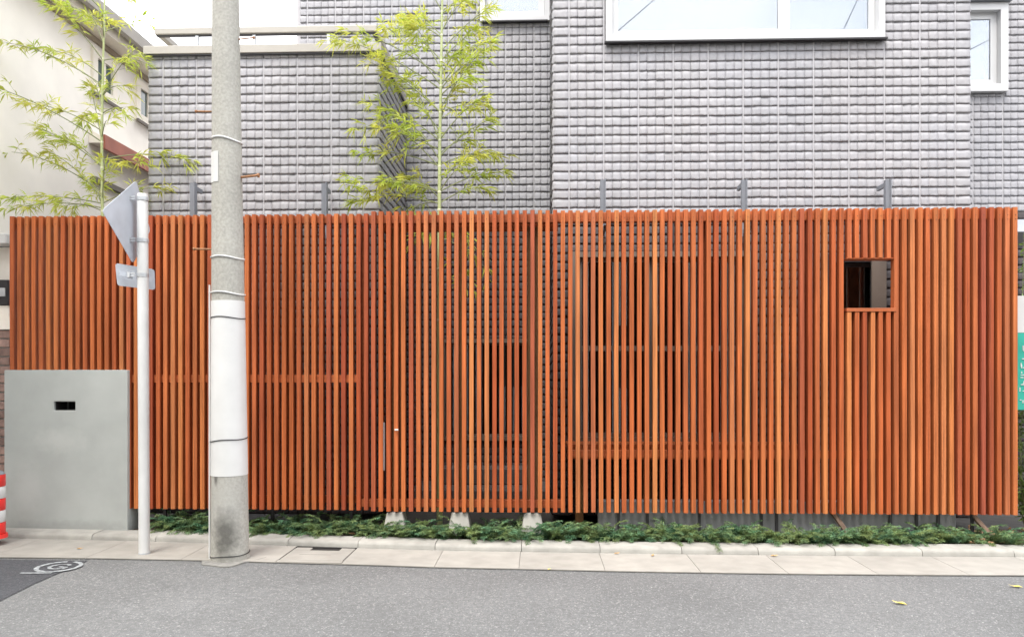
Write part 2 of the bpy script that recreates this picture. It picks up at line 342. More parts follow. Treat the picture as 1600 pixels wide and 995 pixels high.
# ================================================================== HOUSE
house = thing('house', 'grey house clad in split stone tile siding with balcony behind the slat fence', 'house', (0, 0, 0))
PR = .0758*YM/6.45; PG = .2893*YM/6.45; PT = PG/4
ZREF = onY(865, 85.5, YM)[1]
ZBOT = ZREF-math.floor((ZREF-.05)/PR)*PR; ZTOP = 5.9
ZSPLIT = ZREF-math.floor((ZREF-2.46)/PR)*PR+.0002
xm0, xm1 = onY(865, 300, YM)[0], onY(1516, 300, YM)[0]
xt0, xt1 = onY(232, 300, YM)[0], onY(591, 300, YM)[0]
xb0 = onY(463, 30, YB)[0]; xr1 = onY(1760, 300, YB)[0]
ztt = onY(400, 82, YM)[1]
# tile shapes: rough split face, chipped lower edge
def tile_shape(k):
    r = np.random.default_rng(100+k); us = [-.5, -.22, .2, .5]; zs = [-.5, -.30, .1, .5]; V = []
    w, h = PT-.0014, PR-.0060
    chip = r.random() < .75
    for j, z in enumerate(zs):
        for i, u in enumerate(us):
            zz = z; uu = u
            d = [.0140, .0133, .0108, .0078][j]+r.normal(0, .0003)
            if j == 1: zz += r.uniform(-.06, .06)
            if j == 0:
                c_ = max(0, r.normal(-.01, .055)) if chip else 0; zz += min(.16, c_); d -= min(.004, c_*.03)
            if 0 < i < 3: uu += r.uniform(-.08, .08)
            V.append((uu*w, -d, zz*h))
    ring = [0,1,2,3,7,11,15,14,13,12,8,4]
    base = len(V)
    for i in ring:
        j = i//4; k_ = i % 4; V.append((us[k_]*w*1.0, .004, zs[j]*h))
    Q = [(j*4+i, j*4+i+1, j*4+i+5, j*4+i+4) for j in range(3) for i in range(3)]
    Q += [(ring[(i+1) % 12], ring[i], base+i, base+(i+1) % 12) for i in range(12)]
    return np.array(V), np.array(Q)
SH = [tile_shape(k) for k in range(24)]
SHM = []
for V, Q in SH: SHM.append(npmesh('siding_tile', V, Q, M['tile']))
STRIPS = []
def layout(u0, u1, z0, z1, holes, c0, c1, phase=None):
    """tiles (uc, zc, w, h) of one wall face; c0/c1: width of the undivided corner piece at each end"""
    cols = []; strips = []
    if c0: cols.append((u0+.001, u0+c0-.006))
    u = u0+c0 if phase is None else phase
    end = u1-c1
    while u < end-.012:
        strips.append(u)
        for i in range(4):
            a_ = u+i*PT; b_ = a_+PT
            if a_ > end-.012: break
            cols.append((a_+(.0065 if i == 0 else .0007), min(b_-(.0065 if i == 3 else .0007), end-.002)))
        u += PG
    if c1: cols.append((u1-c1+.006, u1-.001)); strips.append(u1-c1+.002)
    out = []; n0 = math.ceil((z0-ZREF)/PR-1e-6)
    z = ZREF+n0*PR
    while z < z1-.02:
        za, zb = z+.0040, min(z+PR-.0020, z1-.002)
        for u_ in strips:
            if not any(h[0] < u_+.006 and h[1] > u_-.006 and h[2] < z+PR and h[3] > z for h in holes) and u0 < u_-.006 and u_+.006 < u1 and z+PR < z1: STRIPS.append((u_, z))
        for a_, b_ in cols:
            R4 = [a_, b_, za, zb]; ok = b_-a_ > .012
            for h in holes:
                if h[0] < R4[1] and h[1] > R4[0] and h[2] < R4[3] and h[3] > R4[2]:
                    opts = [[R4[0], min(R4[1], h[0]-.003), R4[2], R4[3]], [max(R4[0], h[1]+.003), R4[1], R4[2], R4[3]], [R4[0], R4[1], R4[2], min(R4[3], h[2]-.003)], [R4[0], R4[1], max(R4[2], h[3]+.003), R4[3]]]
                    R4 = max(opts, key=lambda q: max(0, q[1]-q[0])*max(0, q[3]-q[2]))
                    if R4[1]-R4[0] < .012 or R4[3]-R4[2] < .015: ok = False; break
            if ok: out.append(((R4[0]+R4[1])/2, (R4[2]+R4[3])/2, R4[1]-R4[0], R4[3]-R4[2]))
        z += PR
    return out
w0, h0 = PT-.0014, PR-.0060
def clad(tiles, wall, origin, rz, single=None, split=None):
    split = split or ZSPLIT
    """the tiles of one wall face: `single` says which become objects, the rest one stuff part"""
    bins = {'tile': [[], [], 0], 'tilelow': [[], [], 0]}; c, s = math.cos(rz), math.sin(rz)
    for i, (u, z, w, h) in enumerate(tiles):
        k = random.randrange(24); sx = (w/w0)*(1 if random.random() < .5 else 1); sz = h/h0
        if single and single(u, z):
            o = link('siding_tile', SHM[k], wall, (origin[0]+u*c, origin[1]+u*s, z), (0, 0, rz)); o.scale = (sx, 1, sz)
        else:
            V, Q = SH[k]; v = V*np.array([sx, 1+random.uniform(-.15, .15), sz])
            p = np.empty_like(v); p[:,0] = origin[0]+(u+v[:,0])*c-v[:,1]*s; p[:,1] = origin[1]+(u+v[:,0])*s+v[:,1]*c; p[:,2] = z+v[:,2]
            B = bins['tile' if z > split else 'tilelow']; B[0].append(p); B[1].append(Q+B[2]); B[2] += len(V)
    sv = {'tilebase': MB(), 'baselow': MB()}
    for u, z in STRIPS:
        a_, b_ = u-.0058, u+.0058
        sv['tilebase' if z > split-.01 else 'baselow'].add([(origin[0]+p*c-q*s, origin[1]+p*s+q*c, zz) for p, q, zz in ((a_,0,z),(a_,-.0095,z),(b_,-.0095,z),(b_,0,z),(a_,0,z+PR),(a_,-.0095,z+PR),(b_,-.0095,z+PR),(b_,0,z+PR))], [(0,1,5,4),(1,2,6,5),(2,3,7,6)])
    STRIPS.clear()
    for key, mb in sv.items():
        if mb.v: tag(mb.build('joint_strips', M[key], wall), kind='stuff')
    for key, (bv, bq, _) in bins.items():
        if bv: tag(link('siding_tiles', npmesh('siding_tiles', np.concatenate(bv), np.concatenate(bq), M[key]), wall), kind='stuff')
def wall(name, me, m=None, loc=(0,0,0), rz=0):
    me.materials.append(m or M['tilebase']); me.materials.append(M['baselow']); o = link(name, me, house, (0, 0, 0))
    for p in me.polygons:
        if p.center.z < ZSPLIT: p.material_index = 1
    if rz or loc != (0,0,0):
        me.transform(Matrix.Translation(loc) @ Matrix.Rotation(rz, 4, 'Z'))
    return o
def hole(px0, px1, py0, py1, D):
    a_, b_ = onY(px0, 400, D)[0], onY(px1, 400, D)[0]; xm = (px0+px1)/2
    return (a_, b_, onY(xm, py1, D)[1], onY(xm, py0, D)[1])
T = .14; CUT = (99, 99, ZSPLIT, ZSPLIT)
hBig = hole(946, 1381, -170, 65, YM); hBig = (hBig[0], hBig[1], hBig[2], 5.35)
hA = hole(893, 1172, 393, 692, YM); hC = hole(1284, 1381, 398, 575, YM)
hSm = hole(750, 859, -150, 35, YB); hB = hole(689, 833, 529, 688, YB); hR = hole(1482, 1571, 8, 146, YB)
front = wall('front_wall', panel(xm0, xm1, ZBOT, ZTOP, [CUT, hBig, hA, hC], YM+.012, YM+T))
zs_hi = onY(1190, 214, YM)[1]; zs_lo = onY(1190, 330, YM)[1]
cnt = [0]
def sing(u, z):
    if zs_lo-.04 < z < zs_hi and cnt[0] < 300: cnt[0] += 1; return True
    return False
clad(layout(xm0, xm1, ZBOT, ZTOP, [hBig, hA, hC], .122, .115), front, (0, YM+.012), 0, sing)
left = wall('side_wall', panel(0, YB-YM+.096, ZBOT, ZTOP, [CUT], 0, T-.01), loc=(xm0+.001, YB+.112, 0), rz=-math.pi/2)
clad(layout(0, YB-YM-.02, ZBOT, ZTOP, [], 0, .115), left, (xm0+.001, YB), -math.pi/2)
right = wall('side_wall', panel(0, YB-YM+.1, ZBOT, ZTOP, [CUT], 0, T-.01), loc=(xm1-.001, YM+.014, 0), rz=math.pi/2)
clad(layout(0, YB-YM-.02, ZBOT, ZTOP, [], .12, 0), right, (xm1-.001, YM+.014), math.pi/2)
xbp = onY(740+276/2.929, 200, YB)[0]          # a board joint seen on the rear wall
ph = xbp-math.ceil((xbp-xb0)/PG)*PG
back = wall('rear_wall', panel(xb0, xm0-.002, ZBOT, ZTOP, [CUT, hSm, hB], YB+.012, YB+T))
clad([t for t in layout(xb0, xm0-.004, ZBOT, ZTOP, [hSm, hB], 0, 0, ph) if t[0]-t[2]/2 > xb0-.001 and (t[0] > xt1-.05 or t[1] > 3.2)], back, (0, YB+.012), 0, None, ZSPLIT+4*PR)
rec = wall('rear_wall', panel(xm1+.002, xr1, ZBOT, ZTOP, [CUT, hR], YB+.012, YB+T))
xrp = onY(1567, 300, YB)[0]; phr = xrp-math.ceil((xrp-xm1)/PG)*PG
clad([t for t in layout(xm1, xr1, ZBOT, ZTOP, [hR], 0, 0, phr) if t[0]-t[2]/2 > xm1], rec, (0, YB+.012), 0, None, ZSPLIT+4*PR)
# balcony block
ter = wall('balcony_wall', panel(xt0, xt1, ZBOT, ztt, [CUT], YM+.012, YM+T))
clad(layout(xt0, xt1, ZBOT, ztt, [], .118, .12), ter, (0, YM+.012), 0)
tside = wall('side_wall', panel(0, YB-YM-.01, ZBOT, ztt, [CUT], 0, T-.01), loc=(xt1-.001, YM+.014, 0), rz=math.pi/2)
clad(layout(0, YB-YM-.02, ZBOT, ztt, [], .12, 0), tside, (xt1-.001, YM+.014), math.pi/2)
tl = wall('side_wall', panel(0, YB-YM+.4, ZBOT, ztt, [CUT], 0, T-.01), loc=(xt0+.001, YB+.414, 0), rz=-math.pi/2)
clad(layout(0, YB-YM+.38, ZBOT, ztt, [], 0, .11), tl, (xt0+.001, YB+.40), -math.pi/2)
MB().box(xt0+.15, xt1-.15, YM+.15, YB+.4, 2.9, 3.0).build('balcony_floor', M['concrete'], house)
# shell of the house out of sight: sides, rear and roof keep the rooms dark
sh = MB(); sh.box(xb0, xb0+.14, YB+.145, 12, ZBOT, ZTOP); sh.box(xr1-.14, xr1, YB+.145, 12, ZBOT, ZTOP); sh.box(xb0+.141, xr1-.141, 11.86, 12, ZBOT, ZTOP)
sh.build('outer_wall', M['tilebase'], house)
rf = MB(); rf.box(xm0-.06, xm1+.06, YM-.10, YB-.06, ZTOP+.003, ZTOP+.16); rf.box(xb0-.1, xr1+.1, YB-.058, 12.1, ZTOP+.003, ZTOP+.16); rf.build('roof', M['eavedark'], house)
sh = MB(); sh.box(xm0+.15, xm1-.15, YM+.145, 11.8, 2.72, 2.95).build('upper_floor', M['room'], house)
MB().box(xb0+.15, xr1-.15, YB+.15, 11.85, .1, .18).build('lower_floor', M['room'], house)
MB().box(xb0+.16, xm0-.02, YB+1.6, YB+1.7, .19, ZTOP).build('partition', M['room'], house)
MB().box(xm0+.16, xm1-.16, YM+2.3, YM+2.4, .19, 2.7).build('partition', M['room'], house)
MB().box(xm0+.16, xm1-.16, YM+1.6, YM+1.7, 2.96, ZTOP).build('partition', M['room'], house)
# balcony coping and handrail
zc0, zc1 = onY(400, 82.5, YM-.03)[1], onY(400, 69.5, YM-.03)[1]
cp = MB(); ov = .03
cp.box(xt0-ov, xt1+ov, YM-ov, YM+.16, zc0, zc1); cp.box(xt1-.14, xt1+ov, YM+.163, YB-.005, zc0, zc1); cp.box(xt0-ov, xt0+.14, YM+.163, YB+.41, zc0, zc1)
cp.build('balcony_coping', M['beige'], house, bevel=.004)
lip = MB(); lip.box(xt0-ov+.006, xt1+ov-.006, YM-ov+.008, YM-.006, zc0-.012, zc0-.002); lip.box(xt1+.006, xt1+ov-.006, YM-.004, YB-.01, zc0-.012, zc0-.002); lip.build('coping_seal', M['darkmetal'], house)
zh0, zh1 = onY(400, 52, YM+.03)[1], onY(400, 41.5, YM+.03)[1]
hr = MB(); yh = YM+.03
hr.box(onY(241,40,yh)[0], xt1-.02, yh, yh+.05, zh0, zh1); hr.box(xt1-.07, xt1-.02, yh+.053, YB-.005, zh0, zh1); hr.box(onY(241,40,yh)[0], onY(241,40,yh)[0]+.05, yh+.053, YB+.4, zh0, zh1)
hrail = hr.build('handrail', M['beige'], house, bevel=.006)
un = MB(); un.box(onY(243,40,yh)[0], xt1-.03, yh+.01, yh+.042, zh0-.008, zh0-.001); un.box(xt1-.062, xt1-.03, yh+.05, YB-.02, zh0-.008, zh0-.001); un.build('rail_channel', M['darkmetal'], hrail)
for px in (309, 398, 514):
    q = onY(px, 60, yh+.03)[0]; MB().box(q-.012, q+.012, yh+.012, yh+.04, zc1+.001, zh0-.0085).build('rail_post', M['galv'], hrail)
q = xt1-.06; MB().box(q-.014, q+.014, YM+.75, YM+.79, zc1+.001, zh0-.0085).build('rail_post', M['galv'], hrail)
# windows
def window(hl, D, fw, m, panes, depth=.09, proud=.03, blind=False, transom=None, sash=.035, glassm='pane'):
    a_, b_, c_, d_ = hl; g = .002; y0 = D-proud; y1 = D+depth
    fr = panel(a_+g, b_-g, c_+g, d_-g, [(a_+fw, b_-fw, c_+fw, d_-fw)], y0, y1); fr.materials.append(m)
    wf = link('window', fr, house)
    us = [a_+fw+(b_-a_-2*fw)*p for p in panes]
    for i, (p0, p1) in enumerate(zip(us, us[1:])):
        yy = D+.012+.028*(i % 2)
        hs = [(p0+sash, p1-sash, c_+fw+sash, d_-fw-sash)] if transom is None else [(p0+sash, p1-sash, c_+fw+sash, transom-.02), (p0+sash, p1-sash, transom+.02, d_-fw-sash)]
        sm = panel(p0+(g if i == 0 else -.012), p1-g, c_+fw+g, d_-fw-g, hs, yy, yy+.026); sm.materials.append(m); link('sash', sm, wf)
        MB().box(p0+sash-.004, p1-sash+.004, yy+.010, yy+.014, c_+fw+sash-.004, d_-fw-sash+.004).build('pane', M[glassm], wf)
    if blind: MB().box(a_+fw, b_-fw, D+.2, D+.205, c_-.02, d_).build('blind', M['curtain'], wf)
    return wf
w1 = window(hBig, YM, .05, M['white'], [0, .655, 1], blind=True, sash=.05)
MB().box(hBig[0]-.01, hBig[1]+.01, YM-.05, YM-.004, hBig[2]-.014, hBig[2]-.002).build('sill', M['darkmetal'], w1)
w2 = window(hSm, YB, .05, M['white'], [0, 1], blind=True, sash=.06)
MB().box(hSm[0]+.02, hSm[1]-.02, YB-.05, YB-.004, hSm[2]-.014, hSm[2]-.002).build('sill', M['darkmetal'], w2)
w3 = window(hR, YB, .07, M['white'], [0, 1], blind=True, sash=.06, proud=.05)
MB().box(hR[0]-.01, hR[1]+.02, YB-.09, YB-.004, hR[3]+.002, hR[3]+.02).build('window_hood', M['grey'], w3)
zt = onY(950, 544, YM)[1]
w4 = window(hA, YM, .045, M['beigeframe'], [0, .44, 1], transom=zt, glassm='paneclear')
w5 = window(hB, YB, .04, M['beigeframe'], [0, .5, 1], glassm='paneclear', sash=.02)
w6 = window(hC, YM, .06, M['darkmetal'], [0, 1], glassm='paneclear')
q0, q1 = onY(1358, 450, YM)[0], onY(1380.5, 450, YM)[0]
MB().box(q0, q1, YM-.052, YM-.032, hC[2]+.004, hC[3]-.004).build('frame_cover', M['beigeframe'], w6)
# timber deck in front of the tall window, grey panel below the rear window
dk = thing('timber_deck', 'narrow timber deck seen through the slats below the tall window', 'deck', (0, 0, 0))
a_, b_ = onY(886, 705, 5.76)[0], onY(1255, 705, 5.76)[0]; zd1, zd0 = onY(1000, 700, 5.76)[1], onY(1000, 717, 5.76)[1]
MB().box(a_, b_, 5.76, 5.795, zd0, zd1).build('edge_board', M['rail'], dk)
for i in range(3): MB().box(a_, b_, 5.765+i*.1, 5.86+i*.1, zd1+.002, zd1+.027).build('deck_board', M['rail'], dk)
for i in range(4):
    q = a_+.1+(b_-a_-.2)*i/3; MB().box(q-.03, q+.03, 5.90, 5.96, .03, zd1).build('leg', M['woodpost'], dk)
ba, bb = onY(689, 700, YB)[0], onY(833, 700, YB)[0]
st = thing('entrance_step', 'pale grey entrance step below the rear window behind the gate', 'step', (0, 0, 0))
MB().box(ba-.2, bb+.15, YB-.62, YB-.03, .031, .22).build('tread', M['stepgrey'], st, bevel=.01)
MB().box(ba, bb, YB-.3, YB-.03, .2205, .37).build('riser', M['stepgrey'], st, bevel=.01)

# ================================================================== SLAT FENCE AND GATE
SW, SD = .0305, .058
uA, uB = fen(15, 340)[0], fen(1590.5, 330)[0]
NS = 133
def count_pitch():
    return round((uB-uA-SW)/.0551)
NS = count_pitch(); PITCH = (uB-uA-SW)/NS
def slat_mesh(L, k):
    r = random.Random(900+k*17+int(L*1000)); c = .0022; sec = [(-SW/2+c,0),(SW/2-c,0),(SW/2,c),(SW/2,SD-c),(SW/2-c,SD),(-SW/2+c,SD),(-SW/2,SD-c),(-SW/2,c)]
    n = max(2, int(L/.35)); bow = r.uniform(-.0016, .0016); ph = r.uniform(0, 3); vs = []
    for i in range(n+1):
        t = i/n; dx = bow*math.sin(math.pi*t)+.0006*math.sin(5*t+ph); dy = r.uniform(-.0007, .0007)
        for p in sec: vs.append((p[0]+dx, p[1]+dy, L*t))
    fs = [tuple(range(8))[::-1], tuple(range(8*n, 8*n+8))]+[(8*i+k_, 8*i+(k_+1) % 8, 8*i+8+(k_+1) % 8, 8*i+8+k_) for i in range(n) for k_ in range(8)]
    return MB().add(vs, fs).mesh('slat', M['slat'])
SM = {}
def slat(parent, u, z0, z1, v=0):
    L = round(z1-z0, 3)
    k = random.randrange(7)
    if (L, k) not in SM: SM[(L, k)] = slat_mesh(L, k)
    o = link('slat', SM[(L, k)], parent, (u+random.uniform(-.001, .001), v+random.uniform(-.0015, .0015), z0+random.uniform(-.0015, .0015)))
    o.rotation_euler = (0, random.uniform(-.0006, .0006), random.uniform(-.02, .02)); return o
FO = (0, YF, 0)
fl = thing('slat_fence', 'red cedar slat fence left of the gate, running over the grey mailbox wall', 'fence', FO, PHI, 'cedar slat fences along the pavement')
gt = thing('slat_gate', 'red cedar slat gate with a small white handle over three concrete footings', 'gate', FO, PHI)
fr_ = thing('slat_fence', 'red cedar slat fence right of the gate with a small square opening cut through it', 'fence', FO, PHI, 'cedar slat fences along the pavement')
zl1 = fen(120, 337.5)[1]; zl0 = fen(400, 795.5)[1]; zls = fen(100, 577.5)[1]
zg1 = fen(720, 330)[1]; zg0 = fen(720, 799)[1]
zr1 = fen(1250, 326)[1]; zr0 = fen(1200, 802)[1]
ug0, ug1 = fen(574, 500)[0], fen(868, 500)[0]; us = fen(196.5, 600)[0]
uo0, uo1 = fen(1322, 440)[0], fen(1398, 440)[0]; zo1, zo0 = fen(1360, 403)[1], fen(1360, 487)[1]
scr = {fl: MB(), gt: MB(), fr_: MB()}
for i in range(NS+1):
    u = uA+SW/2+i*PITCH
    if u < ug0:
        slat(fl, u, zls if u < us else zl0, zl1); par, zt_ = fl, zl1
    elif u < ug1: slat(gt, u, zg0, zg1, -.012); par, zt_ = gt, zg1
    else:
        par, zt_ = fr_, zr1
        if uo0 < u < uo1: slat(fr_, u, zo1, zr1); slat(fr_, u, zr0, zo0)
        else: slat(fr_, u, zr0, zr1)
    v = -.0132 if par is gt else -.0012
    for zz in ((zt_-.055, zt_-.085) if par is fr_ else (zt_-.06,)):
        scr[par].prism([(u+.003*math.cos(k), zz+.003*math.sin(k)) for k in (0, 1.05, 2.1, 3.14, 4.19, 5.24)], 'y', v, v+.004)
for p, mb in scr.items(): tag(mb.build('screw_heads', M['screw'], p), kind='stuff')
def rail(parent, u0, u1, z0, z1, v0=None, v1=None, name='rail', m=None):
    v0 = SD+.001 if v0 is None else v0; v1 = v0+.04 if v1 is None else v1
    return MB().box(u0, u1, v0, v1, z0, z1).build(name, m or M['rail'], parent, bevel=.002)
rail(fl, uA, ug0-.01, fen(300, 351, .045)[1], zl1-.006, .034, SD+.05)
rail(fl, us-.01, fen(556, 590)[0], fen(400, 597.5, .045)[1], fen(400, 585.5, .045)[1], .026, SD+.04)
rail(fl, us-.01, ug0-.01, fen(400, 786, .045)[1], fen(400, 775, .045)[1], SD+.032, SD+.07)
rail(gt, ug0-.02, ug1+.01, fen(720, 349, .04)[1], fen(720, 336, .04)[1], SD-.030, SD+.03)
rail(gt, ug0+.1, ug1+.02, fen(720, 361, .1)[1], fen(720, 350, .1)[1], SD+.05, SD+.09)
rail(gt, fen(563, 700)[0], fen(880, 700)[0], fen(720, 792, .04)[1], fen(720, 780, .04)[1], SD-.030, SD+.03)
rail(fr_, ug1+.012, uB, fen(1200, 345, .045)[1], zr1-.008, .034, SD+.05)
rail(fr_, ug1+.1, uB, fen(1200, 716, .05)[1], fen(1200, 704, .05)[1], SD+.001, SD+.04)
for px in (1110, 1270, 1420, 1500, 1577):
    u = fen(px, 500)[0]; rail(fr_, u-.03, u+.03, zr0+.04, zr1-.07, SD+.051, SD+.09, 'post', M['rail'])
for px in (212, 318, 440, 556):
    u = fen(px, 500)[0]; rail(fl, u-.03, u+.03, zl0+.02, zl1-.07, SD+.071, SD+.11, 'post', M['rail'])
# square opening: sill, head and jamb boards
rail(fr_, uo0+.004, uo1+.012, zo0+.0015, zo0+.026, -.004, SD+.05, 'opening_sill'); rail(fr_, uo0+.004, uo1, zo1-.006, zo1-.001, .002, SD+.05, 'opening_head')
# gate posts, handle
for px in (619, 719, 832):
    u = fen(px, 800, .06)[0]; rail(gt, u-.038, u+.038, .22, zg1-.1, SD+.0305, SD+.049 if False else SD+.1, 'gate_post', M['woodpost'])
hp = rail(gt, fen(597.5,700)[0], fen(600.5,700)[0], fen(600,735)[1], fen(600,660)[1], .010, .03, 'lock_plate', M['galv'])
u, z = fen(621, 671); MB().tube([(u-.014, -.03, z), (u+.012, -.032, z+.001)], .0065, 8).build('handle', M['whitepaint'], gt, smooth=True)
MB().tube([(u-.008, -.03, z), (u-.008, .012, z)], .004, 6).build('handle_stem', M['galv'], gt)
# brackets tying the fence to the house
for px, par in ((300, fl), (506, fl), (942, fr_), (1163, fr_), (1388, fr_)):
    yb = YM-.2; x, zt_ = onY(px, 286 if px < 900 else 281, yb); b = MB(); vloc = yb-YF; 
    yo = yb-YF-x*math.sin(PHI)
    b.box(x-.02, x+.012, yo, yo+.035, 2.27, zt_); b.box(x+.0125, x+.021, yo-.008, yo+.043, 2.27, zt_+.006)
    b.box(x-.014, x+.006, yo+.036, yo+.175, zt_-.045, zt_-.012); b.build('wall_bracket', M['grey'], par)
    MB().box(x-.012, x+.008, SD+.052, yo-.001, 2.29, 2.32).build('bracket_arm', M['grey'], par)
# steel legs and braces under the right fence
for px in (967, 1012, 1093, 1190, 1214, 1392, 1433, 1467, 1520):
    u = fen(px, 820, .06)[0]; MB().box(u-.009, u+.009, SD+.002, SD+.020, .02, zr0+.25).build('leg', M['darkmetal'], fr_)
for a, b in (((1308, 803), (1331, 836)), ((1527, 803), (1554, 832))):
    p0 = fen(*a, .0); p1 = fen(*b, .0); d = MB()
    d.tube([(p0[0]-.09, SD+.10, p0[1]+.16), (p0[0], SD+.03, p0[1]), (p1[0], -.06, .03)], .02, 5); d.build('brace', M['stake'], fr_)
for px in (250, 420, 545):
    u = fen(px, 820, .06)[0]; MB().box(u-.011, u+.011, SD+.072, SD+.094, .02, zl0+.12).build('leg', M['darkmetal'], fl)
# concrete footings under the gate
lab = {619: 'pale concrete footing under the gate, leftmost, below the white handle', 719: 'pale concrete footing under the middle of the gate', 832: 'pale concrete footing under the gate\'s right end'}
for px in lab:
    x, yv = onY(px, 806, YF+.075)[0], YF+.075; ft = thing('gate_footing', lab[px], 'concrete block', (x, yv, .02), PHI, 'concrete footings under the gate')
    d = MB(); t, b = .058, .095
    d.add([(-b,-b,0),(b,-b,0),(b,b,0),(-b,b,0),(-t,-t,.199),(t,-t,.199),(t,t,.199),(-t,t,.199)], [(0,3,2,1),(4,5,6,7),(0,1,5,4),(1,2,6,5),(2,3,7,6),(3,0,4,7)])
    d.build('block', M['concrete'], ft, bevel=.006)
# low concrete wall just behind the right fence
a_, b_ = onY(935, 810, 5.645)[0], onY(1494, 810, 5.645)[0]
tag(MB().box(a_, b_, 5.645, 5.74, -.02, .30).build('low_wall', M['limewash'], bevel=.006), 'low pale concrete wall under and behind the right slat fence', 'wall')
# grey mailbox wall
yb0 = 5.528
mw = thing('mailbox_wall', 'smooth grey rendered wall with a small dark letter slot, left end of the fence', 'wall', (0, 0, 0))
bx0, bx1 = onY(6.5, 700, yb0)[0], onY(199, 700, yb0)[0]; bz1 = zls-.003
stain(M['render'], (onY(95, 690, yb0)[0], yb0, 1.2-100*yb0/1200), (.22, .3, .10), (.47,.48,.455), .45); stain(M['render'], (onY(45, 770, yb0)[0], yb0, .38), (.12, .3, .22), (.45,.46,.44), .4); stain(M['render'], (onY(110, 825, yb0)[0], yb0, .10), (.9, .3, .06), (.25,.255,.24), .5)
sl_ = (onY(84, 630, yb0)[0], onY(117.5, 630, yb0)[0], onY(100, 641, yb0)[1], onY(100, 627, yb0)[1])
me = panel(bx0, bx1, -.01, bz1, [sl_], yb0, yb0+.19); me.materials.append(M['render']); body = link('body', me, mw)
bv = body.modifiers.new('soft edges', 'BEVEL'); bv.width = .004; bv.segments = 2; bv.limit_method = 'ANGLE'
MB().box(sl_[0]-.01, sl_[1]+.01, yb0+.1905, yb0+.20, sl_[2]-.02, sl_[3]+.02).build('slot_back', M['dark'], mw)
me = panel(sl_[0]+.001, sl_[1]-.001, sl_[2]+.001, sl_[3]-.001, [(sl_[0]+.005, sl_[1]-.005, sl_[2]+.005, sl_[3]-.005)], yb0+.02, yb0+.15); me.materials.append(M['darkmetal']); link('slot_liner', me, mw)

# ================================================================== STREET FURNITURE
# utility pole
pby = onG(359.7, 880, 0)[1]+.11; pbx = onY(359.7, 880, pby)[0]
pole = thing('utility_pole', 'grey concrete utility pole with a white wrap, standing at the road edge', 'utility pole', (pbx, pby, 0))
dep = lambda y: pby
def pz(py): return onY(359, py, pby)[1]
def pxl(px, py): return onY(px, py, pby)[0]-pbx
def rad(z):                      # radius and lean from the outline seen in the photograph
    zt_ = pz(0); t = z/zt_
    return (.1185+(.0835-.1185)*t, (pxl(352.5, 0)-0)*t)
def pole_seg(z0, z1, extra, n=32, steps=6):
    m = MB(); pts = []; rs = []
    for i in range(steps+1):
        z = z0+(z1-z0)*i/steps; r, x = rad(z); pts.append((x, 0, z)); rs.append(r+extra)
    return m.tube(pts, rs, n)
mp_ = M['pole']; stain(mp_, (.0, -.12, .40), (.15, .14, .22), (.36,.355,.33), .6); stain(mp_, (.012, -.115, .19), (.095, .12, .19), (.04,.038,.034), .75); stain(mp_, (-.05, -.10, .55), (.018, .05, .05), (.06,.055,.05), .8)
pole_seg(-.02, 7.5, 0, steps=14).build('shaft', mp_, pole, smooth=True)
zw0, zw1 = pz(741), pz(471)
pole_seg(zw0, zw1, .0022, steps=8).build('white_wrap', M['whitepaint'], pole, smooth=True)
pole_seg(pz(877), pz(864), .0035, steps=1).build('foot_band', M['pole'], pole, smooth=True)
def band(py, tilt, r, m, name, ex=.003):
    z = pz(py); rr, x = rad(z); pts = [(x+(rr+ex)*math.cos(w), (rr+ex)*math.sin(w), z+tilt*math.cos(w)+.004*math.sin(3*w)) for w in [2*math.pi*i/28 for i in range(29)]]
    MB().tube(pts, r, 6, caps=False).build(name, m, pole, smooth=True)
band(221, -.012, .006, M['whitepaint'], 'tie_band'); band(404, -.006, .0055, M['whitepaint'], 'tie_band'); band(459, -.008, .0055, M['whitepaint'], 'tie_band')
band(497, -.004, .0035, M['wire'], 'wire_tie', .004); band(686, .009, .0035, M['wire'], 'wire_tie', .004); band(864, .008, .003, M['wire'], 'wire_tie', .004)
z0, z1 = pz(289), pz(242); r, x = rad(z0); pl = MB(); pv = []
for w in (-168, -146, -123, -101): pv.append((x+(r+.004)*math.cos(math.radians(w)), (r+.004)*math.sin(math.radians(w))))
pv2 = [(x+(r+.001)*math.cos(math.radians(w)), (r+.001)*math.sin(math.radians(w))) for w in (-101, -123, -146, -168)]
pl.prism(pv+pv2, 'z', z0, z1); pl.build('number_plate', M['whitepaint'], pole)
for (xa, ya, xb, yb_, m, rr) in ((333, 174.5, 310, 175.5, M['rust2'], .006), (374, 278, 404, 276, M['rust2'], .0085), (333, 389.5, 307, 389.5, M['rust2'], .006), (372, 62.5, 397, 62, M['rust2'], .005)):
    s_ = -1 if xb < xa else 1
    p0 = (pxl(xa, ya)+.015*-s_, 0, pz(ya)); p1 = (pxl(xb, yb_), -.02, pz(yb_)); q = MB().tube([p0, p1], rr, 8); q.tube([p1, (p1[0]+s_*.012, -.02, p1[2])], rr*1.7, 8); q.build('step_bolt', m, pole, smooth=True)
cd = [(pxl(331.5, y)-.004, -.03, pz(y)) for y in (446, 470, 600, 740, 860, 878)]
MB().tube(cd, .0065, 8).build('conduit', M['whitepaint'], pole, smooth=True)
tag(MB().prism([(pbx+.20*math.cos(w)*(1+.25*math.sin(3*w)), pby-.02+.19*math.sin(w)*(1+.12*math.cos(5*w))) for w in [2*math.pi*i/26 for i in range(26)]], 'z', -.01, .008+rise(pbx)).build('pole_collar', M['collar']), kind='structure')
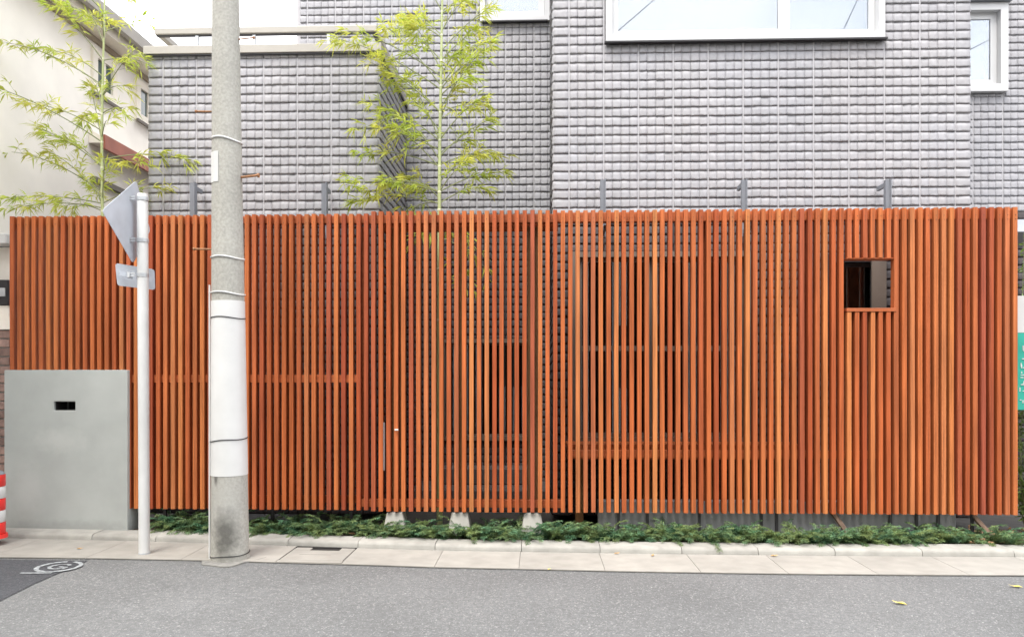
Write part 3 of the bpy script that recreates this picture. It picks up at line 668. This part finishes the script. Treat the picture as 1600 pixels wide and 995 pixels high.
# road sign seen from behind
sy = onG(225.5, 866, .012)[1]+.035; sx = onY(225.5, 866, sy)[0]
sp = thing('road_sign', 'white sign post seen from behind with a grey diamond plate and a small plate below', 'road sign', (sx, sy, 0))
szz = lambda py: onY(224, py, sy)[1]
sxx = lambda px, py: onY(px, py, sy)[0]-sx
zt_ = szz(303)
MB().tube([(0, 0, .005), (sxx(224.3, 600), 0, szz(600)), (sxx(222.6, 306), 0, zt_-.012), (sxx(222.6, 303), 0, zt_)], [.0345, .0345, .0345, .031], 24).build('post', M['whitepaint'], sp, smooth=True)
MB().tube([(0,0,.004+rise(sx)),(0,0,.02+rise(sx))], .037, 20).build('foot_ring', M['galv'], sp, smooth=True)
def plate(corners, dl, dr, xl, xr, name, th=.003, round_=0):
    """flat plate whose depth runs from dl (pixel xl) to dr (pixel xr): the corners given as pixels"""
    (axl, ayl) = (onY(xl, 340, dl)[0], dl); (axr, ayr) = (onY(xr, 340, dr)[0], dr); n = Vector((ayr-ayl, -(axr-axl), 0)).normalized()
    pts = []
    for px, py in corners:
        r = Vector(ray(px, py)); t = (n.x*axl+n.y*ayl)/(n.x*r.x+n.y*r.y); pts.append(r*t+Vector((0, 0, H)))
    if round_:
        out = []
        for i, p in enumerate(pts):
            a_, b_ = pts[i-1], pts[(i+1) % len(pts)]; da, db = (a_-p).normalized()*round_, (b_-p).normalized()*round_
            for t in (0, .25, .5, .75, 1): out.append(p+da*(1-t)**2+db*t**2)
        pts = out
    loc = Vector((sx, sy, 0)); vs = [p-loc for p in pts]+[p-loc+n*th*(-1 if n.y < 0 else 1) for p in pts]; k = len(pts)
    MB().add(vs, [tuple(range(k))[::-1], tuple(range(k, 2*k))]+[(i, (i+1) % k, (i+1) % k+k, i+k) for i in range(k)]).build(name, M['signback'], sp)
    return n, Vector((axl, ayl, 0)), Vector((axr, ayr, 0))
plate([(159.5, 329), (213, 282), (235, 360), (208, 412)], sy-.36, sy+.22, 160, 235, 'sign_plate', round_=.03)
plate([(180, 411), (241.5, 421), (242.5, 453), (183.5, 446)], sy-.055+.02, sy+.10+.02, 180, 242, 'lower_plate', round_=.02)
plate([(187, 424), (207, 428), (207, 436), (187, 431)], sy-.052, sy-.01, 187, 207, 'plate_rail', th=-.012); plate([(231, 431), (237, 432), (237, 441), (231, 440)], sy+.03, sy+.05, 231, 237, 'plate_rail', th=.008)
for py in (311, 376, 430):
    z = szz(py); xo = sxx(223, py); c = MB(); c.tube([(xo, 0, z-.012), (xo, 0, z+.012)], .038, 20); c.build('clamp', M['galv'], sp, smooth=True)
    c = MB(); c.box(xo-.075, xo-.03, -.045, -.036, z+.002, z+.012); c.box(xo-.075, xo-.03, -.045, -.036, z-.014, z-.004); c.box(xo-.078, xo-.062, -.05, -.02, z-.018, z+.016); c.build('clamp_bolt', M['galv'], sp)
# drain cover
dc = thing('drain_cover', 'concrete drain cover with a dark grip slot set in the pavement', 'drain', (0, 0, -.6*GS)); dc.rotation_euler = (0, math.asin(GS), 0)
da, db = edge(dx0)+.06, kerb(dx1)-.004
MB().box(dx0, dx1, da-.058, da-.004, .003, .011).build('rim', M['slab'], dc)
gx0, gx1 = dx0+(dx1-dx0)*.28, dx0+(dx1-dx0)*.76
MB().add([], []).add([(v[0], v[1], v[2]) for v in []], [])
L_ = MB(); L_.box(dx0+.006, dx1-.006, da, db-.09, .003, .0125); L_.box(dx0+.006, gx0, db-.088, db-.012, .003, .0125); L_.box(gx1, dx1-.006, db-.088, db-.012, .003, .0125); L_.build('lid', M['slab'], dc, bevel=.002)
MB().box(gx0+.001, gx1-.001, db-.089, db, .0055, .0062).build('grip_slot', M['dark'], dc)
MB().box(dx0+.0, dx1, db-.011, kerb(dx0)+.004, .0055, .0135).build('lid_edge', M['dark'], dc)
MB().box(gx0-.03, gx1-.02, (da+db)/2-.035, (da+db)/2-.03, .01, .0131).build('lid_groove', M['joint'], dc)

# ================================================================== NEIGHBOURS AT THE EDGES
XH = -4.35
nb = thing('neighbour_house', 'cream rendered house with a gutter along its eave at the upper left', 'house', (0, 0, 0))
ze = (onX(44, 0, XH)[1]+onX(234, 125, XH)[1])/2
wn1 = [onX(146, 84, XH), onX(175, 137, XH)]; wn2 = [onX(214, 132, XH), onX(245, 180, XH)]
wh = []
for (ya, za), (yb_, zb) in ((wn1[0], wn1[1]), (wn2[0], wn2[1])):
    zc = H+(onX((146 if ya < 8 else 214), (84 if ya < 8 else 132), XH)[1]-H); wh.append((ya, yb_, zc-.34, zc))
me = panel(3.0, 13.0, -.02, ze, wh, 0, .16); me.materials.append(M['cream']); wl_ = link('wall', me, nb); me.transform(Matrix.Translation((XH, 0, 0)) @ Matrix.Rotation(math.pi/2, 4, 'Z'))
for h in wh:
    fr = panel(h[0]-.05, h[1]+.05, h[2]-.05, h[3]+.05, [(h[0]+.03, h[1]-.03, h[2]+.03, h[3]-.03)], -.03, .06); fr.materials.append(M['eave']); fr.transform(Matrix.Translation((XH, 0, 0)) @ Matrix.Rotation(math.pi/2, 4, 'Z')); wf = link('window', fr, nb)
    MB().box(XH-.004, XH+.004, h[0]+.02, h[1]-.02, h[2]+.02, h[3]-.02).build('pane', M['greenglass'], wf)
    MB().box(XH+.0045, XH+.02, (h[0]+h[1])/2-.02, (h[0]+h[1])/2+.02, h[2]+.03, h[3]-.03).build('mullion', M['eave'], wf)
    MB().box(XH+.035, XH+.06, h[0]-.08, h[1]+.08, h[2]-.085, h[2]-.055).build('sill', M['eavedark'], wf)
MB().box(XH-.1, XH+.03, 3, 13, ze+.001, ze+.05).build('eave_beam', M['eavebeam'], nb)
MB().box(XH-.1, XH+.17, 3, 13, ze+.052, ze+.085).build('soffit', M['eave'], nb)
MB().box(XH+.172, XH+.195, 3, 13, ze+.04, ze+.20).build('fascia', M['eave'], nb)
MB().prism([(XH+.20, ze+.14), (XH+.24, ze+.10), (XH+.30, ze+.10), (XH+.32, ze+.2), (XH+.30, ze+.2), (XH+.29, ze+.12), (XH+.245, ze+.12), (XH+.22, ze+.2), (XH+.20, ze+.2)], 'y', 3, 13).build('gutter', M['beige'], nb)
MB().prism([(XH+.23, ze+.203), (XH+.23, ze+.24), (-9, ze+2.6), (-9, ze+2.55)], 'y', 2.9, 13.1).build('roof', M['eavedark'], nb)
MB().box(-9, XH-.17, 3, 3.15, -.02, ze).build('wall', M['cream'], nb)
# lower canopy with a red edge
XC = XH+.16; zcn = (onX(166, 217, XC)[1]+onX(225, 254, XC)[1])/2
yc0, yc1 = onX(163.5, 200, XC)[0], 13
MB().prism([(XH+.003, zcn+.10), (XC-.022, zcn+.03), (XC-.022, zcn-.03), (XH+.003, zcn-.03)], 'y', yc0, yc1).build('canopy', M['eave'], nb)
MB().box(XC-.02, XC+.01, yc0-.01, yc1, zcn-.09, zcn+.045).build('canopy_edge', M['rust'], nb)
MB().box(XH+.003, XH+.06, yc0+.02, yc1, zcn-.40, zcn-.35).build('canopy_beam', M['eavedark'], nb)
# brick garden wall and a meter box seen past the left end of the fence
gx1_ = onY(14, 600, 5.72)[0]
gw = thing('brick_wall', 'weathered brick garden wall past the left end of the slat fence', 'wall', (0, 0, 0))
zb1 = onY(5, 515, 5.72)[1]
MB().box(gx1_-.9, gx1_+.06, 5.735, 5.9, -.02, zb1).build('core', M['mortar'], gw)
bmesh_b = MB().box(-.098, .098, 0, .02, -.029, .029).mesh('brick', M['brick'], bevel=.004)
z = .035; j = 0
while z < zb1-.03:
    for i in range(4): link('brick', bmesh_b, gw, (gx1_-.06-.21*i-(.105 if j % 2 else 0)+.07, 5.716+random.uniform(-.003, .003), z))
    z += .068; j += 1
MB().box(gx1_-.9, gx1_+.09, 5.70, 5.93, zb1+.001, zb1+.07).build('coping', M['cream'], gw)
mt = thing('meter_box', 'dark meter box with a pale hood at the far left edge', 'meter box', (0, 0, 0))
ma, mb_ = onY(-60, 450, 5.8)[0], onY(13, 450, 5.8)[0]
MB().box(ma, mb_, 5.8, 5.98, onY(5, 476, 5.8)[1], onY(5, 437, 5.8)[1]).build('case', M['darkmetal'], mt, bevel=.006)
MB().box(ma+.02, mb_-.02, 5.79, 5.799, onY(5, 463, 5.8)[1], onY(5, 450, 5.8)[1]).build('dial_window', M['galv'], mt)
MB().box(ma-.03, mb_+.01, 5.76, 6.0, onY(5, 382, 5.8)[1], onY(5, 366, 5.8)[1]).build('hood', M['whitepaint'], mt, bevel=.006)
MB().box(ma, mb_-.01, 5.82, 6.0, zb1+.075, onY(5, 477, 5.8)[1]).build('stand', M['cream'], mt)
MB().box(ma, mb_-.01, 5.9, 6.0, onY(5, 436, 5.8)[1], onY(5, 383, 5.8)[1]).build('back_panel', M['cream'], mt)
tcx, tcy = onG(-17, 840, .056)
tc_ = thing('striped_post', 'red and white striped plastic post at the far left edge', 'bollard', (tcx, tcy, .057+rise(tcx)))
def ring(a_, b_, m, n): MB().tube([(0,0,a_), (0,0,a_+.004), (0,0,b_-.004), (0,0,b_)], [.094, .097, .097, .094], 24).build(n, m, tc_, smooth=True)
MB().tube([(0,0,0), (0,0,.025)], [.112, .108], 24).build('base', M['red'], tc_, smooth=True)
for k in range(5): ring(.026+.082*k, .106+.082*k, M['whitepaint'] if k % 2 else M['red'], 'stripe')
MB().tube([(0,0,.437), (0,0,.455), (0,0,.47)], [.094, .08, .03], 24).build('cap', M['grey'], tc_, smooth=True)
# sign and shrub past the right end of the fence
rs = thing('teal_sign', 'teal and white notice board half hidden past the right end of the fence', 'sign', (0, 0, 0))
YS = 5.70
ra, rb = onY(1589, 600, YS)[0], onY(1690, 600, YS)[0]
zz = lambda y: onY(1595, y, YS)[1]
MB().box(ra, rb, YS, YS+.02, zz(640), zz(520)).build('teal_panel', M['teal'], rs)
MB().box(ra, rb, YS, YS+.02, zz(519.5), zz(462)).build('white_panel', M['whitepaint'], rs)
g = MB(); rr = random.Random(5)
for i in range(7):
    for k in range(6):
        px = 1592+k*15; py = 545+i*14
        for s in range(3):
            x, z = onY(px+rr.uniform(0, 9), py+rr.uniform(-4, 4), YS); w, h = (rr.uniform(.012, .035), .006) if rr.random() < .5 else (.006, rr.uniform(.012, .035))
            g.box(x, x+w, YS-.0035-.0005*s, YS, z, z+h)
tag(g.build('lettering', M['whitepaint'], rs), kind='stuff')
MB().box(ra+.1, ra+.14, YS+.021, YS+.06, .03, zz(640)+.3).build('post', M['galv'], rs)
MB().box(rb-.14, rb-.1, YS+.021, YS+.06, .03, zz(640)+.3).build('post', M['galv'], rs)
ca, cb = onY(1589, 350, 6.3)[0], onY(1690, 350, 6.3)[0]
cv = thing('side_canopy', 'pale canopy edge past the right end of the fence', 'canopy', (0, 0, 0))
MB().box(ca, cb, 6.3, YB-.02, onY(1595, 362, 6.3)[1], onY(1595, 343, 6.3)[1]).build('canopy_edge', M['signback'], cv)
MB().box(cb-.06, cb, 6.31, 6.37, .03, onY(1595, 362, 6.3)[1]-.001).build('canopy_post', M['galv'], cv)

# unseen houses added across the narrow street, behind the camera, to block low sky
for k, (xa_, xb_, hh, m_, lb) in enumerate([(-13.5, -5.2, 7.4, M['cream'], 'unseen cream house added across the street behind the camera to block low sky, on the left'), (-4.9, 4.2, 7.6, M['render'], 'unseen grey house added across the street straight behind the camera to block low sky'), (4.5, 13.5, 7.2, M['concrete'], 'unseen pale house added across the street behind the camera to block low sky, on the right')]):
    oh = thing('added_opposite_house', lb, 'house', ((xa_+xb_)/2, -2.6, 0), 0, 'unseen houses added across the street'); w_ = (xb_-xa_)/2
    hs = [(-w_+1.2+i*2.6, -w_+2.6+i*2.6, z_, z_+1.2) for i in range(int((2*w_-1)//2.6)) for z_ in (1.0, 3.9)]
    me = panel(-w_, w_, -.02, hh, hs, -.2, 0); me.materials.append(m_); link('wall', me, oh)
    MB().box(-w_, -w_+.2, -6, -.201, -.02, hh).build('wall', m_, oh); MB().box(w_-.2, w_, -6, -.201, -.02, hh).build('wall', m_, oh); MB().box(-w_+.201, w_-.201, -6, -5.8, -.02, hh).build('wall', m_, oh)
    MB().box(-w_-.2, w_+.2, -6.2, .12, hh+.002, hh+.18).build('roof', M['eavedark'], oh)
    for h_ in hs:
        fm = panel(h_[0]+.002, h_[1]-.002, h_[2]+.002, h_[3]-.002, [(h_[0]+.05, h_[1]-.05, h_[2]+.05, h_[3]-.05)], -.12, -.04); fm.materials.append(M['darkmetal']); wf = link('window', fm, oh)
        MB().box(h_[0]+.04, h_[1]-.04, -.09, -.085, h_[2]+.04, h_[3]-.04).build('pane', M['greenglass'], wf)

# overhead service wires behind the camera, mirrored in the upper windows
def mirrored(px, py, D, s_):
    r_ = Vector(ray(px, py)); q_ = Vector((0, 0, H))+r_*(D/r_.y); return q_+Vector((r_.x, -r_.y, r_.z))*s_
for a_, b_, D, lb in (((966, 47), (1024, -3), YM, 'black overhead wire mirrored in the left pane of the big upper window'), ((1320, 46), (1343, -3), YM, 'black overhead wire mirrored in the right pane of the big upper window'), ((1515, 78), (1546, 62), YB, 'black overhead wire mirrored in the narrow upper right window')):
    p0, p1 = mirrored(*a_, D, 7.0), mirrored(*b_, D, 8.2); d = p1-p0
    tag(MB().tube([p0-d*(.35 if p0.z < 9 else .1), p0, p1, p1+d*1.5], .008, 6).build('overhead_wire', M['wire']), lb, 'wire', 'overhead wires')

# ================================================================== PLANTS
def leaves(P, D, Ln, Wd, m, name, fold=.25):
    """lens-shaped blades: base points P, directions D, lengths, widths"""
    n = len(P); D = D/np.linalg.norm(D, axis=1, keepdims=True); r = rng.normal(size=(n, 3)); s = np.cross(D, r); s /= np.linalg.norm(s, axis=1, keepdims=True); nn = np.cross(D, s)
    L_ = Ln[:, None]; w = Wd[:, None]; droop = np.zeros((n, 3)); droop[:, 2] = -1
    a_ = P; m1 = P+D*L_*.35+nn*w*fold; l = P+D*L_*.4+s*w*.5; rr_ = P+D*L_*.4-s*w*.5; t = P+D*L_+droop*L_*.18
    V = np.stack([a_, l, m1, rr_, t], 1).reshape(-1, 3); b = np.arange(n)*5
    Fc = np.concatenate([np.stack([b, b+1, b+2], 1), np.stack([b, b+2, b+3], 1), np.stack([b+1, b+4, b+2], 1), np.stack([b+2, b+4, b+3], 1)])
    return npmesh(name, V, Fc, m)
def bamboo(label, base_px, Y, pts_px, node_ys, branches, r0):
    bx = onY(base_px, 700, Y)[0]
    t = thing('bamboo', label, 'bamboo', (bx, Y, .03), group='young bamboo behind the fence')
    o = Vector((bx, Y, .03)); P = lambda px, py, y=Y: Vector((onY(px, py, y)[0], y, onY(px, py, y)[1]))-o
    pts = [Vector((0, 0, -.01))]+[P(*p) for p in pts_px]; ztop = pts[-1].z
    culm = MB().tube(pts, [max(.004, r0*(1-.72*p.z/ztop)) for p in pts], 12).build('culm', M['culm'], t, smooth=True)
    def at(z):
        for a_, b_ in zip(pts, pts[1:]):
            if a_.z <= z <= b_.z: return a_.lerp(b_, (z-a_.z)/(b_.z-a_.z))
        return pts[-1]
    for y in node_ys:
        p = at(P(base_px, y).z); r = max(.004, r0*(1-.72*p.z/ztop)); MB().tube([p+Vector((0,0,-.008)), p, p+Vector((0,0,.006))], [r*1.02, r*1.2, r*1.02], 12).build('node_ring', M['node'], culm, smooth=True)
    br = MB(); LP = []; LD = []; LL = []; LW = []
    for (y0, tx, ty, dens) in branches:
        s = at(P(base_px, y0).z); dy = random.uniform(-.32, .25) if base_px < 400 else random.uniform(-.14, .10 if tx < 610 else .4); e = P(tx, ty)+Vector((0, dy, 0)); e.x = P(tx, ty).x*(1+dy/Y); 
        mid = s.lerp(e, .55)+Vector((0, 0, .10*abs(e.x-s.x)+.03)); N_ = 14; path = []
        for i in range(N_+1):
            q = i/N_; path.append(s*(1-q)**2+mid*2*q*(1-q)+e*q*q)
        br.tube(path, [.0042*(1-.8*i/N_)+.0008 for i in range(N_+1)], 5)
        n = int(dens*(e-s).length*(28 if base_px > 400 else 21))+4
        for i in range(n):
            q = .3+.7*(i+random.random())/n; k = min(N_-1, int(q*N_)); p = path[k].lerp(path[k+1], q*N_-k); d = (path[k+1]-path[k]).normalized()
            tw = (d*.8+Vector((random.gauss(0,.6), random.gauss(0,.6), random.gauss(0,.28)))).normalized()*random.uniform(.03, .13)
            te = p+tw; 
            if random.random() < .7: br.tube([p, te], [.0012, .0007], 3, caps=False)
            for c in range(random.randint(4, 8)):
                ld = (tw.normalized()*.85+Vector((random.gauss(0,.5), random.gauss(0,.5), random.gauss(-.22,.32))))
                LP.append(te-tw*random.random()*.5); LD.append(ld); LL.append(random.uniform(.05, .115)); LW.append(random.uniform(.008, .013))
    br.build('branches', M['branch'], t)
    LP, LD = np.array([tuple(v) for v in LP]), np.array([tuple(v) for v in LD])
    tag(link('leaves', leaves(LP, LD, np.array(LL), np.array(LW), M['leaf'], 'leaves'), t), kind='stuff')
    return t
bamboo('young bamboo in front of the cream neighbour house, behind the road sign', 160, 5.95,
    [(160.5, 500), (160, 330), (159, 215), (161, 100), (163, 40), (164, -40)], [330, 300, 262, 222, 178, 134, 92, 58],
    [(325, 52, 338, 1.0), (318, 2, 331, .8), (330, 100, 322, 1.6), (328, 205, 312, 1.6), (318, 250, 292, 1.0), (322, 120, 275, 1.0), (310, 76, 236, 1.0), (300, 0, 228, .6), (260, 70, 208, 1.6), (262, 100, 215, 1.2), (250, 282, 244, 1.2), (268, 232, 262, 1.1), (222, 128, 130, .9), (222, 8, 155, .9), (205, 60, 168, .9), (180, 110, 178, 1.2), (178, 205, 176, .8), (168, 128, 118, 1.3), (150, 195, 140, 1.2), (150, 232, 95, 1.0), (134, 2, 62, .9), (120, 70, 70, 1.0), (95, 112, 32, 1.3), (95, 214, 90, .9), (70, 140, 25, 1.3), (60, 178, 42, 1.4), (50, 205, 20, .6), (40, 88, 2, 1.2), (20, 120, -12, 1.2), (0, 190, -20, .9), (312, 180, 262, 1.4), (330, 150, 290, 1.2), (215, 186, 200, .7)], .021)
bamboo('young bamboo in front of the recess between the balcony and the main front', 687, 5.84,
    [(686, 600), (686.5, 330), (687, 220), (689, 130), (690, 60), (691, 0), (692, -60)], [500, 420, 360, 328, 300, 260, 219, 176, 134, 95, 55, 18],
    [(318, 548, 312, .8), (235, 556, 205, .7), (120, 548, 58, .7), (285, 745, 240, .9), (245, 765, 185, .7), (140, 735, 100, .9), (176, 745, 140, .9), (300, 536, 296, .9), (300, 600, 285, 1.1), (310, 628, 262, 1.1), (300, 640, 290, 1.1), (318, 645, 324, .7), (300, 728, 262, 1.1), (300, 775, 250, 1.0), (318, 752, 286, .7), (260, 566, 240, .9), (262, 600, 190, 1.1), (250, 640, 200, 1.1), (258, 770, 215, .9), (240, 730, 210, .8), (220, 582, 160, 1.0), (222, 655, 150, 1.0), (219, 752, 160, .9), (205, 612, 125, .9), (190, 720, 98, 1.3), (176, 580, 105, .9), (176, 612, 112, 1.1), (170, 770, 75, .9), (150, 740, 130, 1.2), (140, 522, 70, .9), (134, 598, 42, .9), (134, 745, 45, 1.0), (120, 712, 82, 1.3), (110, 640, 25, 1.2), (95, 610, 5, 1.1), (95, 745, 12, 1.0), (80, 762, -5, 1.0), (60, 650, 40, 1.2), (55, 625, -10, 1.2), (50, 720, 5, 1.1), (18, 660, -20, 1.2), (18, 730, -30, 1.2), (340, 640, 380, .7), (350, 730, 370, .7), (370, 760, 420, .5), (360, 690, 350, .9), (395, 725, 440, .6)], .0235)
# juniper ground cover along the kerb
JP = []; JD = []; JL = []; JW = []; st_ = MB()
def frond(x, y, z, ang, ln, lift):
    d = Vector((math.cos(ang), math.sin(ang), lift)).normalized(); p = Vector((x, y, z)); side = Vector((-math.sin(ang), math.cos(ang), 0)); n = 11
    for i in range(n):
        q = i/n; d2 = (d+Vector((0, 0, -.9*q))).normalized(); p2 = p+d2*ln/n
        for s in (-1, 1, 0):
            for k in range(4):
                dd = d2*.9+side*s*(.9-.45*q)+Vector((random.gauss(0,.28), random.gauss(0,.28), random.gauss(.12,.28)))
                JP.append(tuple(p.lerp(p2, random.random())+side*s*.004*k)); JD.append(tuple(dd)); JL.append(random.uniform(.018, .042)*(1.1-.5*q)); JW.append(random.uniform(.0035, .006))
        p = p2
xa, xb = onG(207, 840, .05)[0], onG(1600, 850, .05)[0]
def jden(px):
    if px < 225: return .5
    if 1475 < px < 1518: return .25
    if px > 1562: return .25
    if 655 < px < 690: return .55
    if 1480 < px: return .6
    return 1
nclump = 150
for i in range(nclump):
    x = xa+(xb-xa)*(i+random.random())/nclump; px = 800+F*(x-.0)/5.45+40
    if random.random() > jden(px): continue
    y = kerb(x)+.17+random.choice([random.uniform(.04, .12), random.uniform(.1, .3)]); sz = random.uniform(.8, 1.25)
    for k in range(10):
        frond(x+random.gauss(0,.03), y+random.gauss(0,.02), .035+rise(x)+random.uniform(0,.02), random.uniform(0, 2*math.pi) if random.random() < .35 else random.gauss(-math.pi/2, .9), random.uniform(.10, .21)*sz, random.uniform(.4, 1.9))
tag(link('juniper_ground_cover', leaves(np.array(JP), np.array(JD), np.array(JL), np.array(JW), M['juniper'], 'juniper', fold=.2)), 'low green juniper ground cover along the kerb under the slat fence', 'ground cover', kind='stuff')
# leaf litter and a shrub at the right end
q = []; 
for i in range(260):
    px = random.uniform(1470, 1680) if i < 200 else random.uniform(230, 1500); x = onG(px, 835, .05)[0]
    q.append((x, kerb(x)+.19+random.random()*.5, .055+rise(x)+random.random()*.02))
P = np.array(q); n = len(P); D = np.stack([rng.normal(size=n), rng.normal(size=n), rng.normal(size=n)*.25], 1)
tag(link('leaf_litter', leaves(P, D, rng.uniform(.03, .075, n), rng.uniform(.015, .03, n), M['deadleaf'], 'litter')), 'dry brown leaf litter on the soil under the right end of the fence', 'leaf litter', kind='stuff')
shx, shy = onY(1608, 800, 5.92)[0], 5.92
sh = thing('shrub', 'thin leafy shrub at the right end of the slat fence', 'shrub', (shx, shy, .03)); b = MB(); LP = []; LD = []
for i in range(24):
    a_ = random.uniform(0, 6.28); p = Vector((0, 0, -.01)); hgt = random.uniform(.5, 2.35); tip = Vector((math.cos(a_)*.22, math.sin(a_)*.2, hgt)); path = [p.lerp(tip, k/6)+Vector((random.gauss(0,.012), random.gauss(0,.012), 0))*(k > 0) for k in range(7)]
    b.tube(path, [.006*(1-k/8) for k in range(7)], 5)
    for k in range(80):
        s = random.uniform(.2, 1); kk = min(5, int(s*6)); pp_ = path[kk].lerp(path[kk+1], s*6-kk); dd = Vector((random.gauss(0,1), random.gauss(0,1), random.gauss(.2,.6)))
        LP.append(tuple(pp_)); LD.append(tuple(dd))
b.build('stems', M['branch'], sh); n = len(LP)
tag(link('leaves', leaves(np.array(LP), np.array(LD), rng.uniform(.03, .06, n), rng.uniform(.012, .024, n), M['shrub'], 'leaves'), sh), kind='stuff')
# fallen leaves on road and pavement
def fallen(px, py, z, ln, ang, m, label):
    x, y = onG(px, py, z); z += rise(x); ca, sa = math.cos(ang), math.sin(ang); pts = []
    for (a_, b_, c_) in [(-.5,0,.004),(-.2,.17,.011),(.15,.16,.009),(.5,0,.014),(.15,-.16,.006),(-.2,-.17,.012),(-.05,0,.002)]:
        pts.append((x+ln*(a_*ca-b_*sa), y+ln*(a_*sa+b_*ca), z+c_*ln/.08))
    d = MB().add(pts, [(0,1,6),(1,2,6),(2,3,6),(3,4,6),(4,5,6),(5,0,6)]); o = d.build('fallen_leaf', m); so_ = o.modifiers.new('thickness', 'SOLIDIFY'); so_.thickness = .0008
    tag(o, label, 'leaf', 'fallen leaves on the street')
fallen(1405, 943, .002, .075, 2.5, M['yellow'], 'yellow fallen leaf on the asphalt, lower right')
fallen(1587, 917, .002, .07, 2.8, M['yellow'], 'yellow fallen leaf on the asphalt at the right edge of the photo')
fallen(964, 864.5, .016, .045, .4, M['brownleaf'], 'small brown leaf on the pavement by the kerb, left of its neighbour')
fallen(1020, 867.5, .016, .045, 1.2, M['brownleaf'], 'small brown leaf on the pavement by the kerb, right of its neighbour')
fallen(1210, 868.5, .016, .055, .1, M['brownleaf'], 'brown leaf on the pavement by the kerb below the fence legs')
fallen(125, 857, .014, .045, .2, M['brownleaf'], 'brown leaf on the pavement in front of the grey mailbox wall')
fallen(858, 889, .012, .03, .9, M['yellow'], 'small yellow leaf on the pavement at the asphalt edge')
